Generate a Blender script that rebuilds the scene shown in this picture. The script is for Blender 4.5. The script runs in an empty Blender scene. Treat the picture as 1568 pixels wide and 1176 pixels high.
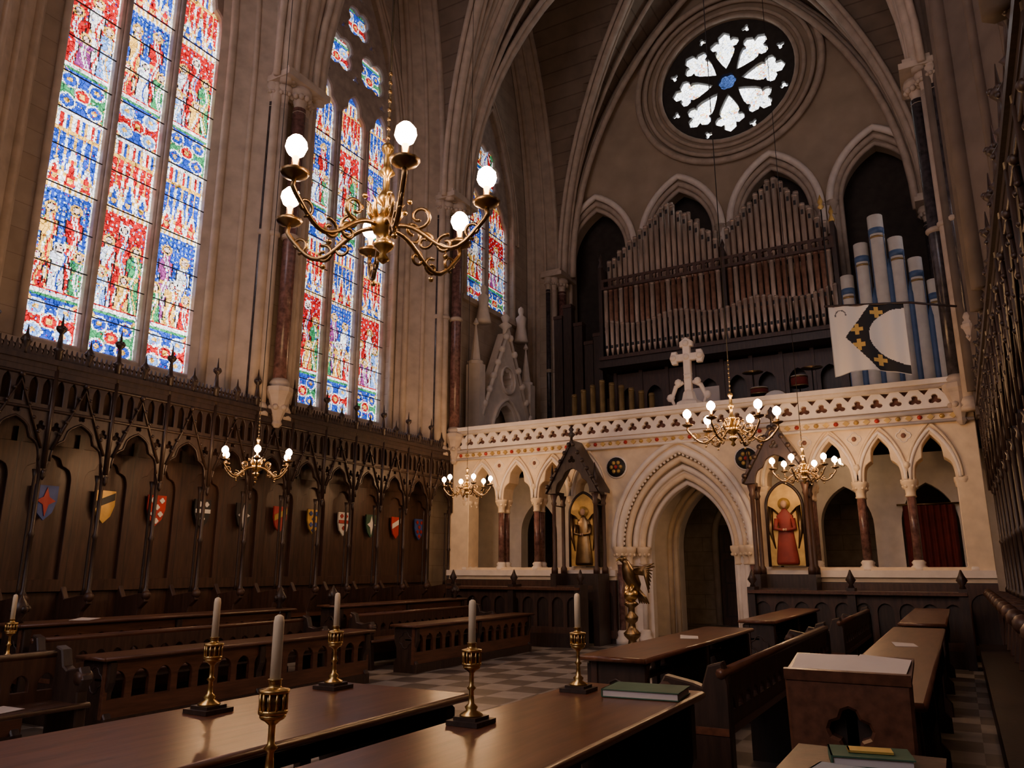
import bpy, math, random
from math import sin, cos, pi, sqrt, acos, hypot, radians
from mathutils import Vector, Matrix
random.seed(7)
SC = bpy.context.scene
V = Vector

# ------------------------------------------------------------------ materials
def mk(name, col, rough=.6, metal=0., var=.25, scale=5., bump=.15, stretch=(1,1,1), brick=None, emit=0., ecol=None, tile=None, spec=.5):
    m = bpy.data.materials.new(name); m.use_nodes = True
    nt = m.node_tree; N = nt.nodes; L = nt.links
    b = N['Principled BSDF']
    b.inputs['Roughness'].default_value = rough
    b.inputs['Metallic'].default_value = metal
    b.inputs['Specular IOR Level'].default_value = spec
    tc = N.new('ShaderNodeTexCoord'); mp = N.new('ShaderNodeMapping')
    mp.inputs['Scale'].default_value = stretch
    L.new(tc.outputs['Object'], mp.inputs['Vector'])
    nz = N.new('ShaderNodeTexNoise'); nz.inputs['Scale'].default_value = scale; nz.inputs['Detail'].default_value = 3
    L.new(mp.outputs['Vector'], nz.inputs['Vector'])
    cr = N.new('ShaderNodeValToRGB')
    cr.color_ramp.elements[0].position = .3; cr.color_ramp.elements[1].position = .7
    lo = [max(0, c*(1-var)) for c in col]; hi = [min(1, c*(1+var)) for c in col]
    cr.color_ramp.elements[0].color = (*lo, 1); cr.color_ramp.elements[1].color = (*hi, 1)
    L.new(nz.outputs['Fac'], cr.inputs['Fac'])
    out = cr.outputs['Color']
    hsrc = nz.outputs['Fac']
    if brick:
        sp = N.new('ShaderNodeSeparateXYZ'); L.new(tc.outputs['Object'], sp.inputs[0])
        ad = N.new('ShaderNodeMath'); ad.operation = 'ADD'
        L.new(sp.outputs[0], ad.inputs[0]); L.new(sp.outputs[1], ad.inputs[1])
        cb = N.new('ShaderNodeCombineXYZ'); L.new(ad.outputs[0], cb.inputs[0]); L.new(sp.outputs[2], cb.inputs[1])
        br = N.new('ShaderNodeTexBrick'); br.inputs['Scale'].default_value = 1.
        br.inputs['Brick Width'].default_value = brick[0]; br.inputs['Row Height'].default_value = brick[1]
        br.inputs['Mortar Size'].default_value = brick[2]
        br.inputs['Color1'].default_value = (1,1,1,1); br.inputs['Color2'].default_value = (.90,.88,.86,1); br.inputs['Mortar'].default_value = (.62,.58,.55,1)
        L.new(cb.outputs[0], br.inputs['Vector'])
        mx = N.new('ShaderNodeMix'); mx.data_type = 'RGBA'; mx.blend_type = 'MULTIPLY'; mx.inputs[0].default_value = 1
        L.new(out, mx.inputs[6]); L.new(br.outputs['Color'], mx.inputs[7]); out = mx.outputs[2]
    if tile:
        ck = N.new('ShaderNodeTexChecker'); ck.inputs['Scale'].default_value = tile[0]
        ck.inputs['Color1'].default_value = (*tile[1], 1); ck.inputs['Color2'].default_value = (*tile[2], 1)
        L.new(tc.outputs['Object'], ck.inputs['Vector'])
        mx = N.new('ShaderNodeMix'); mx.data_type = 'RGBA'; mx.blend_type = 'MULTIPLY'; mx.inputs[0].default_value = 1
        L.new(out, mx.inputs[6]); L.new(ck.outputs['Color'], mx.inputs[7]); out = mx.outputs[2]
    L.new(out, b.inputs['Base Color'])
    if bump:
        bp = N.new('ShaderNodeBump'); bp.inputs['Strength'].default_value = bump; bp.inputs['Distance'].default_value = .02
        L.new(hsrc, bp.inputs['Height']); L.new(bp.outputs[0], b.inputs['Normal'])
    if emit:
        b.inputs['Emission Color'].default_value = (*(ecol or col), 1)
        b.inputs['Emission Strength'].default_value = emit
    return m

STONE = mk('limestone', (.43,.355,.275), .8, var=.15, scale=2.5, brick=(.9,.38,.005))
STONE_M = mk('limestone_moulding', (.47,.385,.30), .75, var=.16, scale=4)
STONE_D = mk('shaded_pier_stone', (.13,.10,.078), .8, var=.2, scale=3)  # limestone copy darkened to paint shade onto the right-hand piers and wall
PLASTER = mk('wall_plaster', (.40,.315,.225), .85, var=.12, scale=1.5)
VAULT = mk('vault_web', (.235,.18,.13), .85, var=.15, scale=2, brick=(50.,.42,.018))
TRAC = mk('tracery_stone', (.40,.34,.29), .8, var=.2)
ROSETR = mk('rose_tracery_stone', (.04,.036,.032), .8, var=.2)  # tracery stone darkened; the backlit silhouette is put into its colour
CREAM = mk('screen_stone', (.78,.63,.43), .7, var=.1, scale=5)
WHITE_ST = mk('white_stone', (.82,.74,.64), .65, var=.08)
MARBLE = mk('dark_marble', (.045,.04,.045), .25, var=.5, scale=9, bump=.02)
RMARB = mk('red_marble', (.16,.08,.068), .25, var=.45, scale=12, bump=.02)
OAKD = mk('dark_oak', (.033,.019,.013), .42, var=.4, scale=4, stretch=(6,6,1), bump=.1)
OAKP = mk('oak_panel', (.060,.029,.018), .45, var=.35, scale=3, stretch=(8,8,1), bump=.08)
OAK = mk('desk_oak', (.125,.048,.024), .28, var=.35, scale=3, stretch=(9,1,9), bump=.05)
OAKB = mk('bench_oak', (.100,.042,.023), .33, var=.35, scale=3, stretch=(9,1,9), bump=.05)
BRASS = mk('brass', (.66,.45,.16), .28, 1., var=.15, bump=.02)
BRASSD = mk('aged_brass', (.28,.19,.09), .35, 1., var=.3, bump=.03)
GILT = mk('gilding', (.55,.36,.10), .45, .5, var=.25)
IRON = mk('black_iron', (.015,.014,.014), .5, .5, var=.2)
WAX = mk('candle_wax', (.76,.64,.44), .5, var=.05, emit=.02)
BULB = mk('lamp_bulb', (1,.85,.6), .5, var=0, bump=0, emit=190., ecol=(1.,.56,.27))
GLOBE = mk('lantern_globe', (1,.85,.6), .5, var=0, bump=0, emit=20., ecol=(1.,.68,.40))  # glow of the added antechapel fill lanterns
PIPE = mk('organ_pipe_metal', (.55,.44,.35), .36, .4, var=.25, scale=8, stretch=(1,1,.3), bump=.02)
PIPEB = mk('organ_pipe_bronze', (.30,.165,.11), .40, .35, var=.3, scale=8, bump=.02)
PIPEW = mk('painted_pipe_white', (.76,.73,.64), .5, .0, var=.08)
PIPEBL = mk('painted_pipe_blue', (.08,.15,.30), .5, .0, var=.15)
PIPEG = mk('painted_pipe_gold', (.36,.25,.10), .4, .5, var=.25)
REDP = mk('red_paint', (.42,.025,.02), .5)
REDR = mk('red_robe_paint', (.24,.03,.02), .6)
REDC = mk('red_curtain', (.13,.015,.012), .85)
BLUEP = mk('blue_paint', (.05,.10,.35), .5)
WHITEP = mk('white_paint', (.75,.74,.70), .5, var=.05)
BLACKP = mk('black_paint', (.02,.02,.02), .5)
GREENP = mk('green_cloth', (.035,.10,.06), .7)
PAPER = mk('paper', (.60,.56,.54), .7, var=.04, bump=0)
SKIN = mk('painted_skin', (.50,.32,.21), .6, var=.1)
YELP = mk('yellow_cover', (.55,.38,.08), .6, var=.1)
BLUEB = mk('blue_cover', (.17,.24,.34), .6, var=.1)
FLOORM = mk('marble_tiles', (.36,.33,.30), .28, var=.2, scale=3, tile=(2.2,(1,1,1),(.38,.36,.35)), bump=.02)
DARKST = mk('antechapel_stone', (.30,.25,.20), .8, var=.2, brick=(.9,.38,.01))
SHADOWST = mk('recess_stone', (.05,.04,.033), .9, var=.2)  # near-black colour paints the shade inside the west wall arches
CARV = mk('screen_frieze_ground', (.20,.09,.06), .8, var=.3, scale=14)

def vcol_mat(name, emit=0., shards=True):
    m = bpy.data.materials.new(name); m.use_nodes = True
    nt = m.node_tree; N = nt.nodes; L = nt.links
    at = N.new('ShaderNodeAttribute'); at.attribute_name = 'Col'
    if not emit:
        L.new(at.outputs['Color'], N['Principled BSDF'].inputs['Base Color'])
        N['Principled BSDF'].inputs['Roughness'].default_value = .8
        return m
    N.remove(N['Principled BSDF'])
    em = N.new('ShaderNodeEmission'); em.inputs['Strength'].default_value = emit
    tc = N.new('ShaderNodeTexCoord')
    def mul(a, b):
        x = N.new('ShaderNodeMix'); x.data_type='RGBA'; x.blend_type='MULTIPLY'; x.inputs[0].default_value=1
        L.new(a, x.inputs[6]); L.new(b, x.inputs[7]); return x.outputs[2]
    def ramp(src, p0, c0, p1, c1):
        cr = N.new('ShaderNodeValToRGB'); cr.color_ramp.elements[0].position = p0; cr.color_ramp.elements[1].position = p1
        cr.color_ramp.elements[0].color = (*c0,1); cr.color_ramp.elements[1].color = (*c1,1); L.new(src, cr.inputs['Fac']); return cr.outputs['Color']
    vo = N.new('ShaderNodeTexVoronoi'); vo.feature = 'DISTANCE_TO_EDGE'; vo.inputs['Scale'].default_value = 12
    L.new(tc.outputs['Object'], vo.inputs['Vector'])
    out = mul(at.outputs['Color'], ramp(vo.outputs['Distance'], .02, (.15,.15,.15), .06, (1,1,1)))
    if shards:
        v2 = N.new('ShaderNodeTexVoronoi'); v2.inputs['Scale'].default_value = 19
        L.new(tc.outputs['Object'], v2.inputs['Vector'])
        sp = N.new('ShaderNodeSeparateColor'); L.new(v2.outputs['Color'], sp.inputs[0])
        out = mul(out, ramp(sp.outputs[0], .15, (.58,.56,.6), .75, (1.,1.,1.)))
    nz = N.new('ShaderNodeTexNoise'); nz.inputs['Scale'].default_value = 1.0; nz.inputs['Detail'].default_value = 2
    L.new(tc.outputs['Object'], nz.inputs['Vector'])
    out = mul(out, ramp(nz.outputs['Fac'], .3, (.6,.6,.6), .7, (1,1,1)))
    L.new(out, em.inputs['Color'])
    L.new(em.outputs[0], N['Material Output'].inputs['Surface'])
    return m
GLASS = vcol_mat('stained_glass', 3.6)
GLASSR = vcol_mat('rose_glass', 7.0, False)
CLOTH = vcol_mat('banner_cloth')

# ------------------------------------------------------------------ shapes 2D
def arch(cx, hw, zs, rise, n=12, cusp=0.):
    R = (hw*hw+rise*rise)/(2*hw); tm = acos((R-hw)/R)
    left = []
    for i in range(n+1):
        th = tm*i/n; x = cx-hw+R-R*cos(th); z = zs+R*sin(th)
        if cusp:
            t = i/n; b = max(0, 1-abs(t-.52)/.2)*cusp
            dx = cx-x; dz = zs+rise*.25-z; d = hypot(dx, dz) or 1
            x += dx/d*b; z += dz/d*b
        left.append((x, z))
    return left+[(2*cx-x, z) for x, z in reversed(left[:-1])]
def opening(cx, z0, hw, zs, rise, n=12, cusp=0.):
    return [(cx-hw, z0)]+arch(cx, hw, zs, rise, n, cusp)+[(cx+hw, z0)]
def foil(cx, cy, r, k, n=5, rot=0., d=.5):
    D = d*r; rl = r-D; s = sin(pi/k)
    if rl <= D*s*1.02: rl = D*s*1.05
    rho = D*cos(pi/k)+sqrt(max(0, rl*rl-(D*s)**2))
    ex, ey = rho*cos(pi/k)-D, rho*s
    am = math.atan2(ey, ex); pts = []
    for j in range(k):
        a0 = rot+2*pi*j/k
        for i in range(n):
            a = -am+2*am*i/n
            px = D+rl*cos(a); py = rl*sin(a)
            pts.append((cx+px*cos(a0)-py*sin(a0), cy+px*sin(a0)+py*cos(a0)))
    return pts
def circ(cx, cy, r, n=24):
    return [(cx+r*cos(2*pi*i/n), cy+r*sin(2*pi*i/n)) for i in range(n)]
def rect(x0, z0, x1, z1): return [(x0,z0),(x1,z0),(x1,z1),(x0,z1)]

def plate_mesh(outline, holes, th, bevel=0.):
    cu = bpy.data.curves.new('tmp', 'CURVE'); cu.dimensions = '2D'; cu.fill_mode = 'BOTH'
    cu.extrude = th/2; cu.bevel_depth = bevel; cu.bevel_resolution = 0
    for poly in [outline]+list(holes):
        sp = cu.splines.new('POLY'); sp.points.add(len(poly)-1); sp.use_cyclic_u = True
        for p, q in zip(sp.points, poly): p.co = (q[0], q[1], 0, 1)
    ob = bpy.data.objects.new('tmp', cu); SC.collection.objects.link(ob)
    bpy.context.view_layer.update()
    dg = bpy.context.evaluated_depsgraph_get()
    me = ob.evaluated_get(dg).to_mesh()
    vs = [v.co.copy() for v in me.vertices]; fs = [tuple(p.vertices) for p in me.polygons]
    ob.evaluated_get(dg).to_mesh_clear()
    bpy.data.objects.remove(ob); bpy.data.curves.remove(cu)
    return vs, fs
def MX(x):   # plane x=const ; local (a,b)->(y,z)
    return Matrix(((0,0,1,x),(1,0,0,0),(0,1,0,0),(0,0,0,1)))
def MY(y):   # plane y=const ; local (a,b)->(x,z)
    return Matrix(((1,0,0,0),(0,0,-1,y),(0,1,0,0),(0,0,0,1)))
def T(x, y, z): return Matrix.Translation((x, y, z))
def RZ(a): return Matrix.Rotation(a, 4, 'Z')

class MB:
    def __init__(s): s.v=[]; s.f=[]; s.m=[]; s.sm=[]; s.mats=[]
    def add(s, vs, fs, mat, M=None, smooth=False):
        if mat not in s.mats: s.mats.append(mat)
        k = s.mats.index(mat); o = len(s.v)
        s.v += [(M @ V(v)) if M else V(v) for v in vs]
        s.f += [tuple(i+o for i in f) for f in fs]
        s.m += [k]*len(fs); s.sm += [smooth]*len(fs)
    def box(s, x0, y0, z0, x1, y1, z1, mat, M=None):
        vs = [(x,y,z) for x in (x0,x1) for y in (y0,y1) for z in (z0,z1)]
        s.add(vs, [(0,1,3,2),(4,6,7,5),(0,4,5,1),(2,3,7,6),(0,2,6,4),(1,5,7,3)], mat, M)
    def lathe(s, prof, mat, M=None, seg=12, smooth=True):
        vs=[]; fs=[]
        for r, z in prof:
            for i in range(seg):
                a = 2*pi*i/seg; vs.append((r*cos(a), r*sin(a), z))
        for j in range(len(prof)-1):
            for i in range(seg):
                i2=(i+1)%seg; fs.append((j*seg+i, j*seg+i2, (j+1)*seg+i2, (j+1)*seg+i))
        fs.append(tuple(reversed(range(seg)))); fs.append(tuple(range((len(prof)-1)*seg, len(prof)*seg)))
        s.add(vs, fs, mat, M, smooth)
    def tube(s, path, r, mat, seg=6, M=None, closed=False):
        P = [V(p) for p in path]; n = len(P); rs = r if isinstance(r, (list,tuple)) else [r]*n
        vs=[]; nrm=None
        for i in range(n):
            if closed: t = P[(i+1)%n]-P[i-1]
            else: t = P[min(i+1,n-1)]-P[max(i-1,0)]
            if t.length < 1e-9: t = V((0,0,1))
            t.normalize()
            if nrm is None:
                nrm = V((0,0,1)) if abs(t.z)<.9 else V((1,0,0))
            nrm = nrm - t*nrm.dot(t)
            if nrm.length<1e-6: nrm = t.orthogonal()
            nrm.normalize(); b = t.cross(nrm)
            for k in range(seg):
                a = 2*pi*k/seg; vs.append(P[i]+(nrm*cos(a)+b*sin(a))*rs[i])
        fs=[]
        for i in range(n if closed else n-1):
            j=(i+1)%n
            for k in range(seg):
                k2=(k+1)%seg; fs.append((i*seg+k, i*seg+k2, j*seg+k2, j*seg+k))
        if not closed:
            fs.append(tuple(reversed(range(seg)))); fs.append(tuple(range((n-1)*seg, n*seg)))
        s.add(vs, fs, mat, M, True)
    def ribbon(s, A, B, mat):
        n=len(A); s.add(list(A)+list(B), [(i,i+1,n+i+1,n+i) for i in range(n-1)], mat)
    def plate(s, outline, holes, th, mat, M, bevel=0.):
        vs, fs = plate_mesh(outline, holes, th, bevel); s.add(vs, fs, mat, M)
    def ball(s, c, r, mat, seg=8, sc=(1,1,1)):
        n=max(4,seg//2+1)
        prof=[(max(1e-4,sin(pi*i/n))*1., -cos(pi*i/n)) for i in range(n+1)]
        s.lathe(prof, mat, T(*c) @ Matrix.Diagonal((r*sc[0], r*sc[1], r*sc[2], 1)), seg)
    def build(s, name, parent=None):
        me = bpy.data.meshes.new(name); me.from_pydata([tuple(v) for v in s.v], [], s.f)
        for m in s.mats: me.materials.append(m)
        me.polygons.foreach_set('material_index', s.m); me.polygons.foreach_set('use_smooth', s.sm)
        me.update()
        ob = bpy.data.objects.new(name, me); SC.collection.objects.link(ob)
        if parent: ob.parent = parent
        return ob

# ------------------------------------------------------------------ layout constants (metres)
XL, XR, YE, YW = -10.9, 1.2, -7.1, 21.4
CX, HS = -4.8, 5.3             # vault axis and half span
Z0, H = 10.5, 9.8
BAYS = [(-7.1,-1.6),(-1.6,3.9),(3.9,9.4),(9.4,14.9),(14.9,21.4)]
PIERS = [-1.6, 3.9, 9.4, 14.9, 20.9]
PH = .4
RG = 2.27; RHO = sqrt(2*RG-1)
def g(u):
    s_ = 1-min(1, abs(u)); return sqrt(max(0, RG*RG-(RG-s_)**2))/RHO

# ------------------------------------------------------------------ floor
mb = MB(); mb.box(-11.4, YE-.4, -.2, 1.7, 22.6, 0, FLOORM); mb.build('floor')

# ------------------------------------------------------------------ vault
mb = MB()
for (y0,y1) in BAYS:
    yc=(y0+y1)/2; hb=(y1-y0)/2-PH
    us=[1-(i/14)**2 for i in range(15)]
    ys=[y0]+[yc-hb*u for u in us]+[yc+hb*u for u in reversed(us[:-1])]+[y1]
    xs=[XL-.1]+[CX-HS*u for u in us]+[CX+HS*u for u in reversed(us[:-1])]+[XR+.1]
    vs=[]; fs=[]
    for y in ys:
        for x in xs:
            vs.append((x,y,Z0+H*max(g((x-CX)/HS), g((y-yc)/hb))))
    nx=len(xs)
    for j in range(len(ys)-1):
        for i in range(nx-1):
            fs.append((j*nx+i, j*nx+i+1, (j+1)*nx+i+1, (j+1)*nx+i))
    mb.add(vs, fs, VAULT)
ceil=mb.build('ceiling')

mb = MB()
def rib3(path, lat, r=.12, sp=.18, drop=.1):
    lat=V(lat).normalized()
    P=[V(p) for p in path]
    mb.tube([p+V((0,0,-drop)) for p in P], r, STONE_M, 7)
    for sg in (-1,1): mb.tube([p+lat*sg*sp+V((0,0,-drop*.2)) for p in P], r*.6, STONE_M, 6)
us=[1-(i/14)**2 for i in range(15)]
for k,(y0,y1) in enumerate(BAYS):
    yc=(y0+y1)/2; hb=(y1-y0)/2-PH
    for sx in (-1,1):
        for sy in (-1,1):
            path=[(CX+sx*(HS-.12)*u, yc+sy*(hb-.02)*u, Z0+H*g(u)-.05) for u in us]
            rib3(path, (hb*sy, -HS*sx, 0))
            path=[(CX+sx*(HS-.15)*max(u,.0), yc+sy*(hb+.1)*(1-(1-u)*.45), Z0+(H)*g(u)-.12) for u in us]
            mb.tube(path, .075, STONE_M, 6)
    mb.tube([(CX,y0,Z0+H-.08),(CX,y1,Z0+H-.08)], .1, STONE_M, 6)
    mb.tube([(XL,yc,Z0+H-.08),(XR,yc,Z0+H-.08)], .1, STONE_M, 6)
    for yo,r in ((-.34,.09),(-.18,.11),(0,.15),(.18,.11),(.34,.09)):
        yy=y0+yo
        if yy<YE: continue
        mb.tube([(CX-(HS-.05)*u,yy,Z0+H*g(u)-.12-(.1 if yo==0 else 0)) for u in us]+[(CX+(HS-.05)*u,yy,Z0+H*g(u)-.12-(.1 if yo==0 else 0)) for u in reversed(us[:-1])], r, STONE_M, 7)
    # wall arches nested (left and right) with a splayed reveal surface between them
    for side,xw in ((1,XL),(-1,XR)):
        prev=None
        for i in range(6):
            hw=hb-.0-i*.165; x=xw+side*(.68-.132*i)
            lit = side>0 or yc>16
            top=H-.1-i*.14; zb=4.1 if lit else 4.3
            mt=STONE_M if lit else STONE_D  # right-hand reveals get the stone with shade in its colour
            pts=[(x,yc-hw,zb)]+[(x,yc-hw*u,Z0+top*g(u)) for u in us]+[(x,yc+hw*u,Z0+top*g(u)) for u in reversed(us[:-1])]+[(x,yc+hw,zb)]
            if prev: mb.ribbon(prev,pts,mt)
            prev=pts
            if i in (0,2,4): mb.tube(pts, (.09,0,.055,0,.075)[i], mt, 7)
for o in (.0,.14,.3):   # wall arch on west wall
    yy=YW-.1-o*.8
    mb.tube([(CX-(HS-.1-o)*u,yy,Z0+(H-.2-o)*g(u)) for u in us]+[(CX+(HS-.1-o)*u,yy,Z0+(H-.2-o)*g(u)) for u in reversed(us[:-1])], .1, STONE_M, 7)
mb.build('vault_ribs',ceil)

# ------------------------------------------------------------------ piers & shafts
BELL=[(.10,0),(.13,.03),(.105,.06),(.11,.2),(.17,.36),(.22,.42),(.22,.47),(.19,.5),(.24,.55)]
BASE=[(.2,0),(.2,.06),(.15,.1),(.18,.15),(.15,.2),(.12,.24)]
CORB=[(.04,0),(.09,.06),(.07,.12),(.14,.3),(.13,.36),(.2,.55),(.24,.62),(.24,.7)]
def corbel(mb,X,Y,Z,k=1.):
    mb.lathe([(a*k,b*k) for a,b in CORB], STONE_M, T(X,Y,Z), 8, False)
    for j in range(6):
        a=2*pi*j/6; mb.ball((X+cos(a)*.14*k,Y+sin(a)*.14*k,Z+.34*k),.055*k,STONE_M,6)
for py in PIERS:
    for side,xw,nm in ((1,XL,'l'),(-1,XR,'r')):
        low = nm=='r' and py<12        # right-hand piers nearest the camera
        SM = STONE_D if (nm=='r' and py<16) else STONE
        mb=MB()
        mb.box(xw-side*.15, py-PH, 4.3 if low else 3.9, xw+side*(.4 if low else .68), py+PH, Z0+.1, SM)
        if low: mb.box(xw-side*.15, py-PH, Z0-1.5, xw+side*.68, py+PH, Z0+.1, SM)
        S=[(0,.88,RMARB if nm=='l' else MARBLE,.125),(-.27,.74,STONE_M,.09),(.27,.74,STONE_M,.09),(-.42,.6,MARBLE,.075),(.42,.6,MARBLE,.075)]
        if low: S=[(0,.46,MARBLE,.125),(-.3,.42,MARBLE,.09),(.3,.42,MARBLE,.09)]  # all shafts dark here, the marble colour standing in for shade
        for dy,dx,mat,r in S:
            X=xw+side*dx; zb=(4.55 if dy==0 else 4.1)
            if py>20: zb=4.6
            if low: zb=6.75
            if nm=='r' and py==14.9 and dy==-.42: zb=5.5; corbel(mb,X,py+dy,5.0,.6)
            mb.lathe([(r,0),(r,Z0-.5-zb)], mat, T(X,py+dy,zb), 12)
            k=r/.125
            mb.lathe([(a*k,b) for a,b in BELL], STONE_M, T(X,py+dy,Z0-.62), 12)
            for j in range(10):     # leaf carving
                a=2*pi*j/10
                mb.ball((X+cos(a)*.17*k,py+dy+sin(a)*.17*k,Z0-.3),.05*k+.01,STONE_M,6)
            mb.lathe([(a*k,b) for a,b in BASE], STONE_M, T(X,py+dy,zb-.1), 12)
            if zb<7.2: mb.lathe([(r,0),(r*1.35,.03),(r*1.35,.08),(r,.11)], STONE_M, T(X,py+dy,7.3), 12)
        mb.box(xw+side*.4, py-.55, Z0-.1, xw+side*1.13, py+.55, Z0+.02, STONE_M)
        mb.box(xw+side*.4, py-.5, Z0+.02, xw+side*1.06, py+.5, Z0+.12, STONE_M)
        if low: corbel(mb, xw+side*.46, py, 5.95, 1.)
        elif py<20: corbel(mb, xw+side*.88, py, 3.82)
        mb.build('clustered_column')

# ------------------------------------------------------------------ stained glass
Wc=(1,.96,.92); Bc=(.02,.06,.42); bc=(.20,.38,.82); Rc=(.50,.008,.012); Yc=(.88,.46,.07); Gc=(.04,.26,.09); Pc=(.28,.05,.20); Sc=(.92,.62,.48); wc=(.70,.74,.84); Kc=(.02,.015,.015); Pk=(.85,.45,.42)
PAL=[Wc,Bc,bc,Rc,Rc,Yc,Gc,Pc,wc,Bc,Wc,Pk]
FIG=[[(0,1.42,Rc,bc),(-.21,1.16,wc,Rc),(.22,1.12,Gc,Yc),(-.27,.62,bc,Wc),(.08,.58,Yc,Rc)],[(-.15,1.38,Pc,wc),(.17,1.26,Wc,Bc),(.0,.78,Yc,Rc),(.27,.6,Rc,Wc),(-.28,.66,Gc,Yc)],[(.05,1.34,Wc,Rc),(-.22,1.0,Rc,Wc),(.25,.95,bc,Yc),(-.06,.6,Pc,wc)],[(-.19,1.34,Yc,Rc),(.15,1.42,Rc,Wc),(0,.74,wc,Bc),(.28,.7,Gc,Wc),(-.28,.55,Rc,Yc)]]
def paint(u, z, k, rng):
    x=(u-.5)*.85
    ax=abs(x)
    if ax>.395: return Kc
    if ax>.355: return (Rc if int(z/.16)%2 else Bc) if int(z/.08)%2 else Wc
    if ax>.335: return Wc
    cyc=3.7; c=int(z//cyc); h=z%cyc; sd=k*5+c*3
    if rng.random()<.055: return rng.choice(PAL)
    if h<.06: return Wc
    if h<.75:    # roundels
        dx,dy=x,h-.40; d=hypot(dx,dy)
        if d<.05: return Yc
        if d<.10: return Rc
        if d<.125: return Wc
        dd=hypot(abs(dx)-.2,abs(dy)-.18)
        if dd<.04: return Yc
        if dd<.10: return bc if sd%2 else Bc
        if dd<.13: return Wc
        if abs(abs(dx)-abs(dy))<.03: return Yc
        return Bc if abs(dx)<abs(dy) else (Rc if (sd%2) else Gc)
    if h<.80: return Gc
    if h<.85: return Wc
    if h<.88: return Rc
    bg=Bc if sd%2 else Rc
    if h<2.45:
        hh=h-.88
        for fx,top,col,c2 in sorted(FIG[sd%4],key=lambda q:q[1]):
            d=hypot(x-fx,(hh-(top-.08))*.9)
            if d<.047: return Sc
            if d<.057: return Kc
            if d<.09: return Yc if fx!=0 else Wc
            if hh<top-.13:
                t=hh/top; w=.065+.065*(1-t)+(.045 if .62<t<.8 else 0)
                e=abs(x-fx)
                if e<w:
                    if e>w-.014: return Kc
                    f=(x-fx)+.04*sin(hh*9+fx*20)
                    if abs(f)<.016: return Wc
                    if .035<f<.06: return c2
                    if .5<t<.54: return Yc
                    return col
        if hh<.08: return Gc
        if hh<.16: return (Gc,Yc,Wc,Pc)[int((x+1)/.055)%4]
        s=sin(x*44+sd)*sin(hh*35+k)
        return wc if s>.75 else (bc if (s<-.7 and bg==Bc) else bg)
    if h<3.4:    # three crocketed gablets and pinnacles
        hh=h-2.45; gx=((x+.339)%.226)-.113; mid=abs(x)<.113
        hg=.66 if mid else .42; q=abs(gx)/.105
        if hh<.1: return Yc if int((x+1)/.04)%2 else Wc
        if abs(q-(1-(hh-.1)/hg))<.22 and hh<hg+.1: return Wc if int(hh/.06)%4 else Yc
        if hh<hg+.1 and q<(1-(hh-.1)/hg): return (Bc if bg==Rc else Rc) if hypot(gx,hh-.2)>.045 else Yc
        if abs(abs(gx)-.113)<.02: return Wc if int(hh/.1)%3 else Yc
        if abs(gx)<.012: return Yc
        s=sin(x*50)*sin(hh*30)
        return (bc if bg==Bc else Pk) if s>.78 else bg
    if h<3.46: return Yc
    return (Wc,Rc,Wc,Bc,Yc)[int((x+3)/.045)%5]
def glass(name, M, rects, cell, mat, pf, gain=1., parent=None, seed=0):
    vs=[]; fs=[]; cols=[]
    rng=random.Random(seed)
    for k,(a0,b0,a1,b1) in enumerate(rects):
        nx=max(1,round((a1-a0)/cell)); ny=max(1,round((b1-b0)/cell)); o=len(vs)
        for j in range(ny+1):
            for i in range(nx+1):
                jx=(rng.random()-.5)*.4*cell if 0<i<nx else 0; jy=(rng.random()-.5)*.4*cell if 0<j<ny else 0
                vs.append(M @ V((a0+(a1-a0)*i/nx+jx, b0+(b1-b0)*j/ny+jy, 0)))
        for j in range(ny):
            for i in range(nx):
                fs.append((o+j*(nx+1)+i,o+j*(nx+1)+i+1,o+(j+1)*(nx+1)+i+1,o+(j+1)*(nx+1)+i))
                c=pf((i+.5)/nx,(b1-b0)*(j+.5)/ny,k+seed,rng); q=gain*(.78+.4*rng.random())
                cols.append((c[0]*q,c[1]*q,c[2]*q,1))
    me=bpy.data.meshes.new(name); me.from_pydata([tuple(v) for v in vs],[],fs)
    at=me.color_attributes.new('Col','FLOAT_COLOR','CORNER')
    buf=[]
    for p in me.polygons:
        buf += list(cols[p.index])*p.loop_total
    at.data.foreach_set('color',buf)
    me.materials.append(mat); ob=bpy.data.objects.new(name,me); SC.collection.objects.link(ob)
    if parent: ob.parent=parent
    return ob

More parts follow.
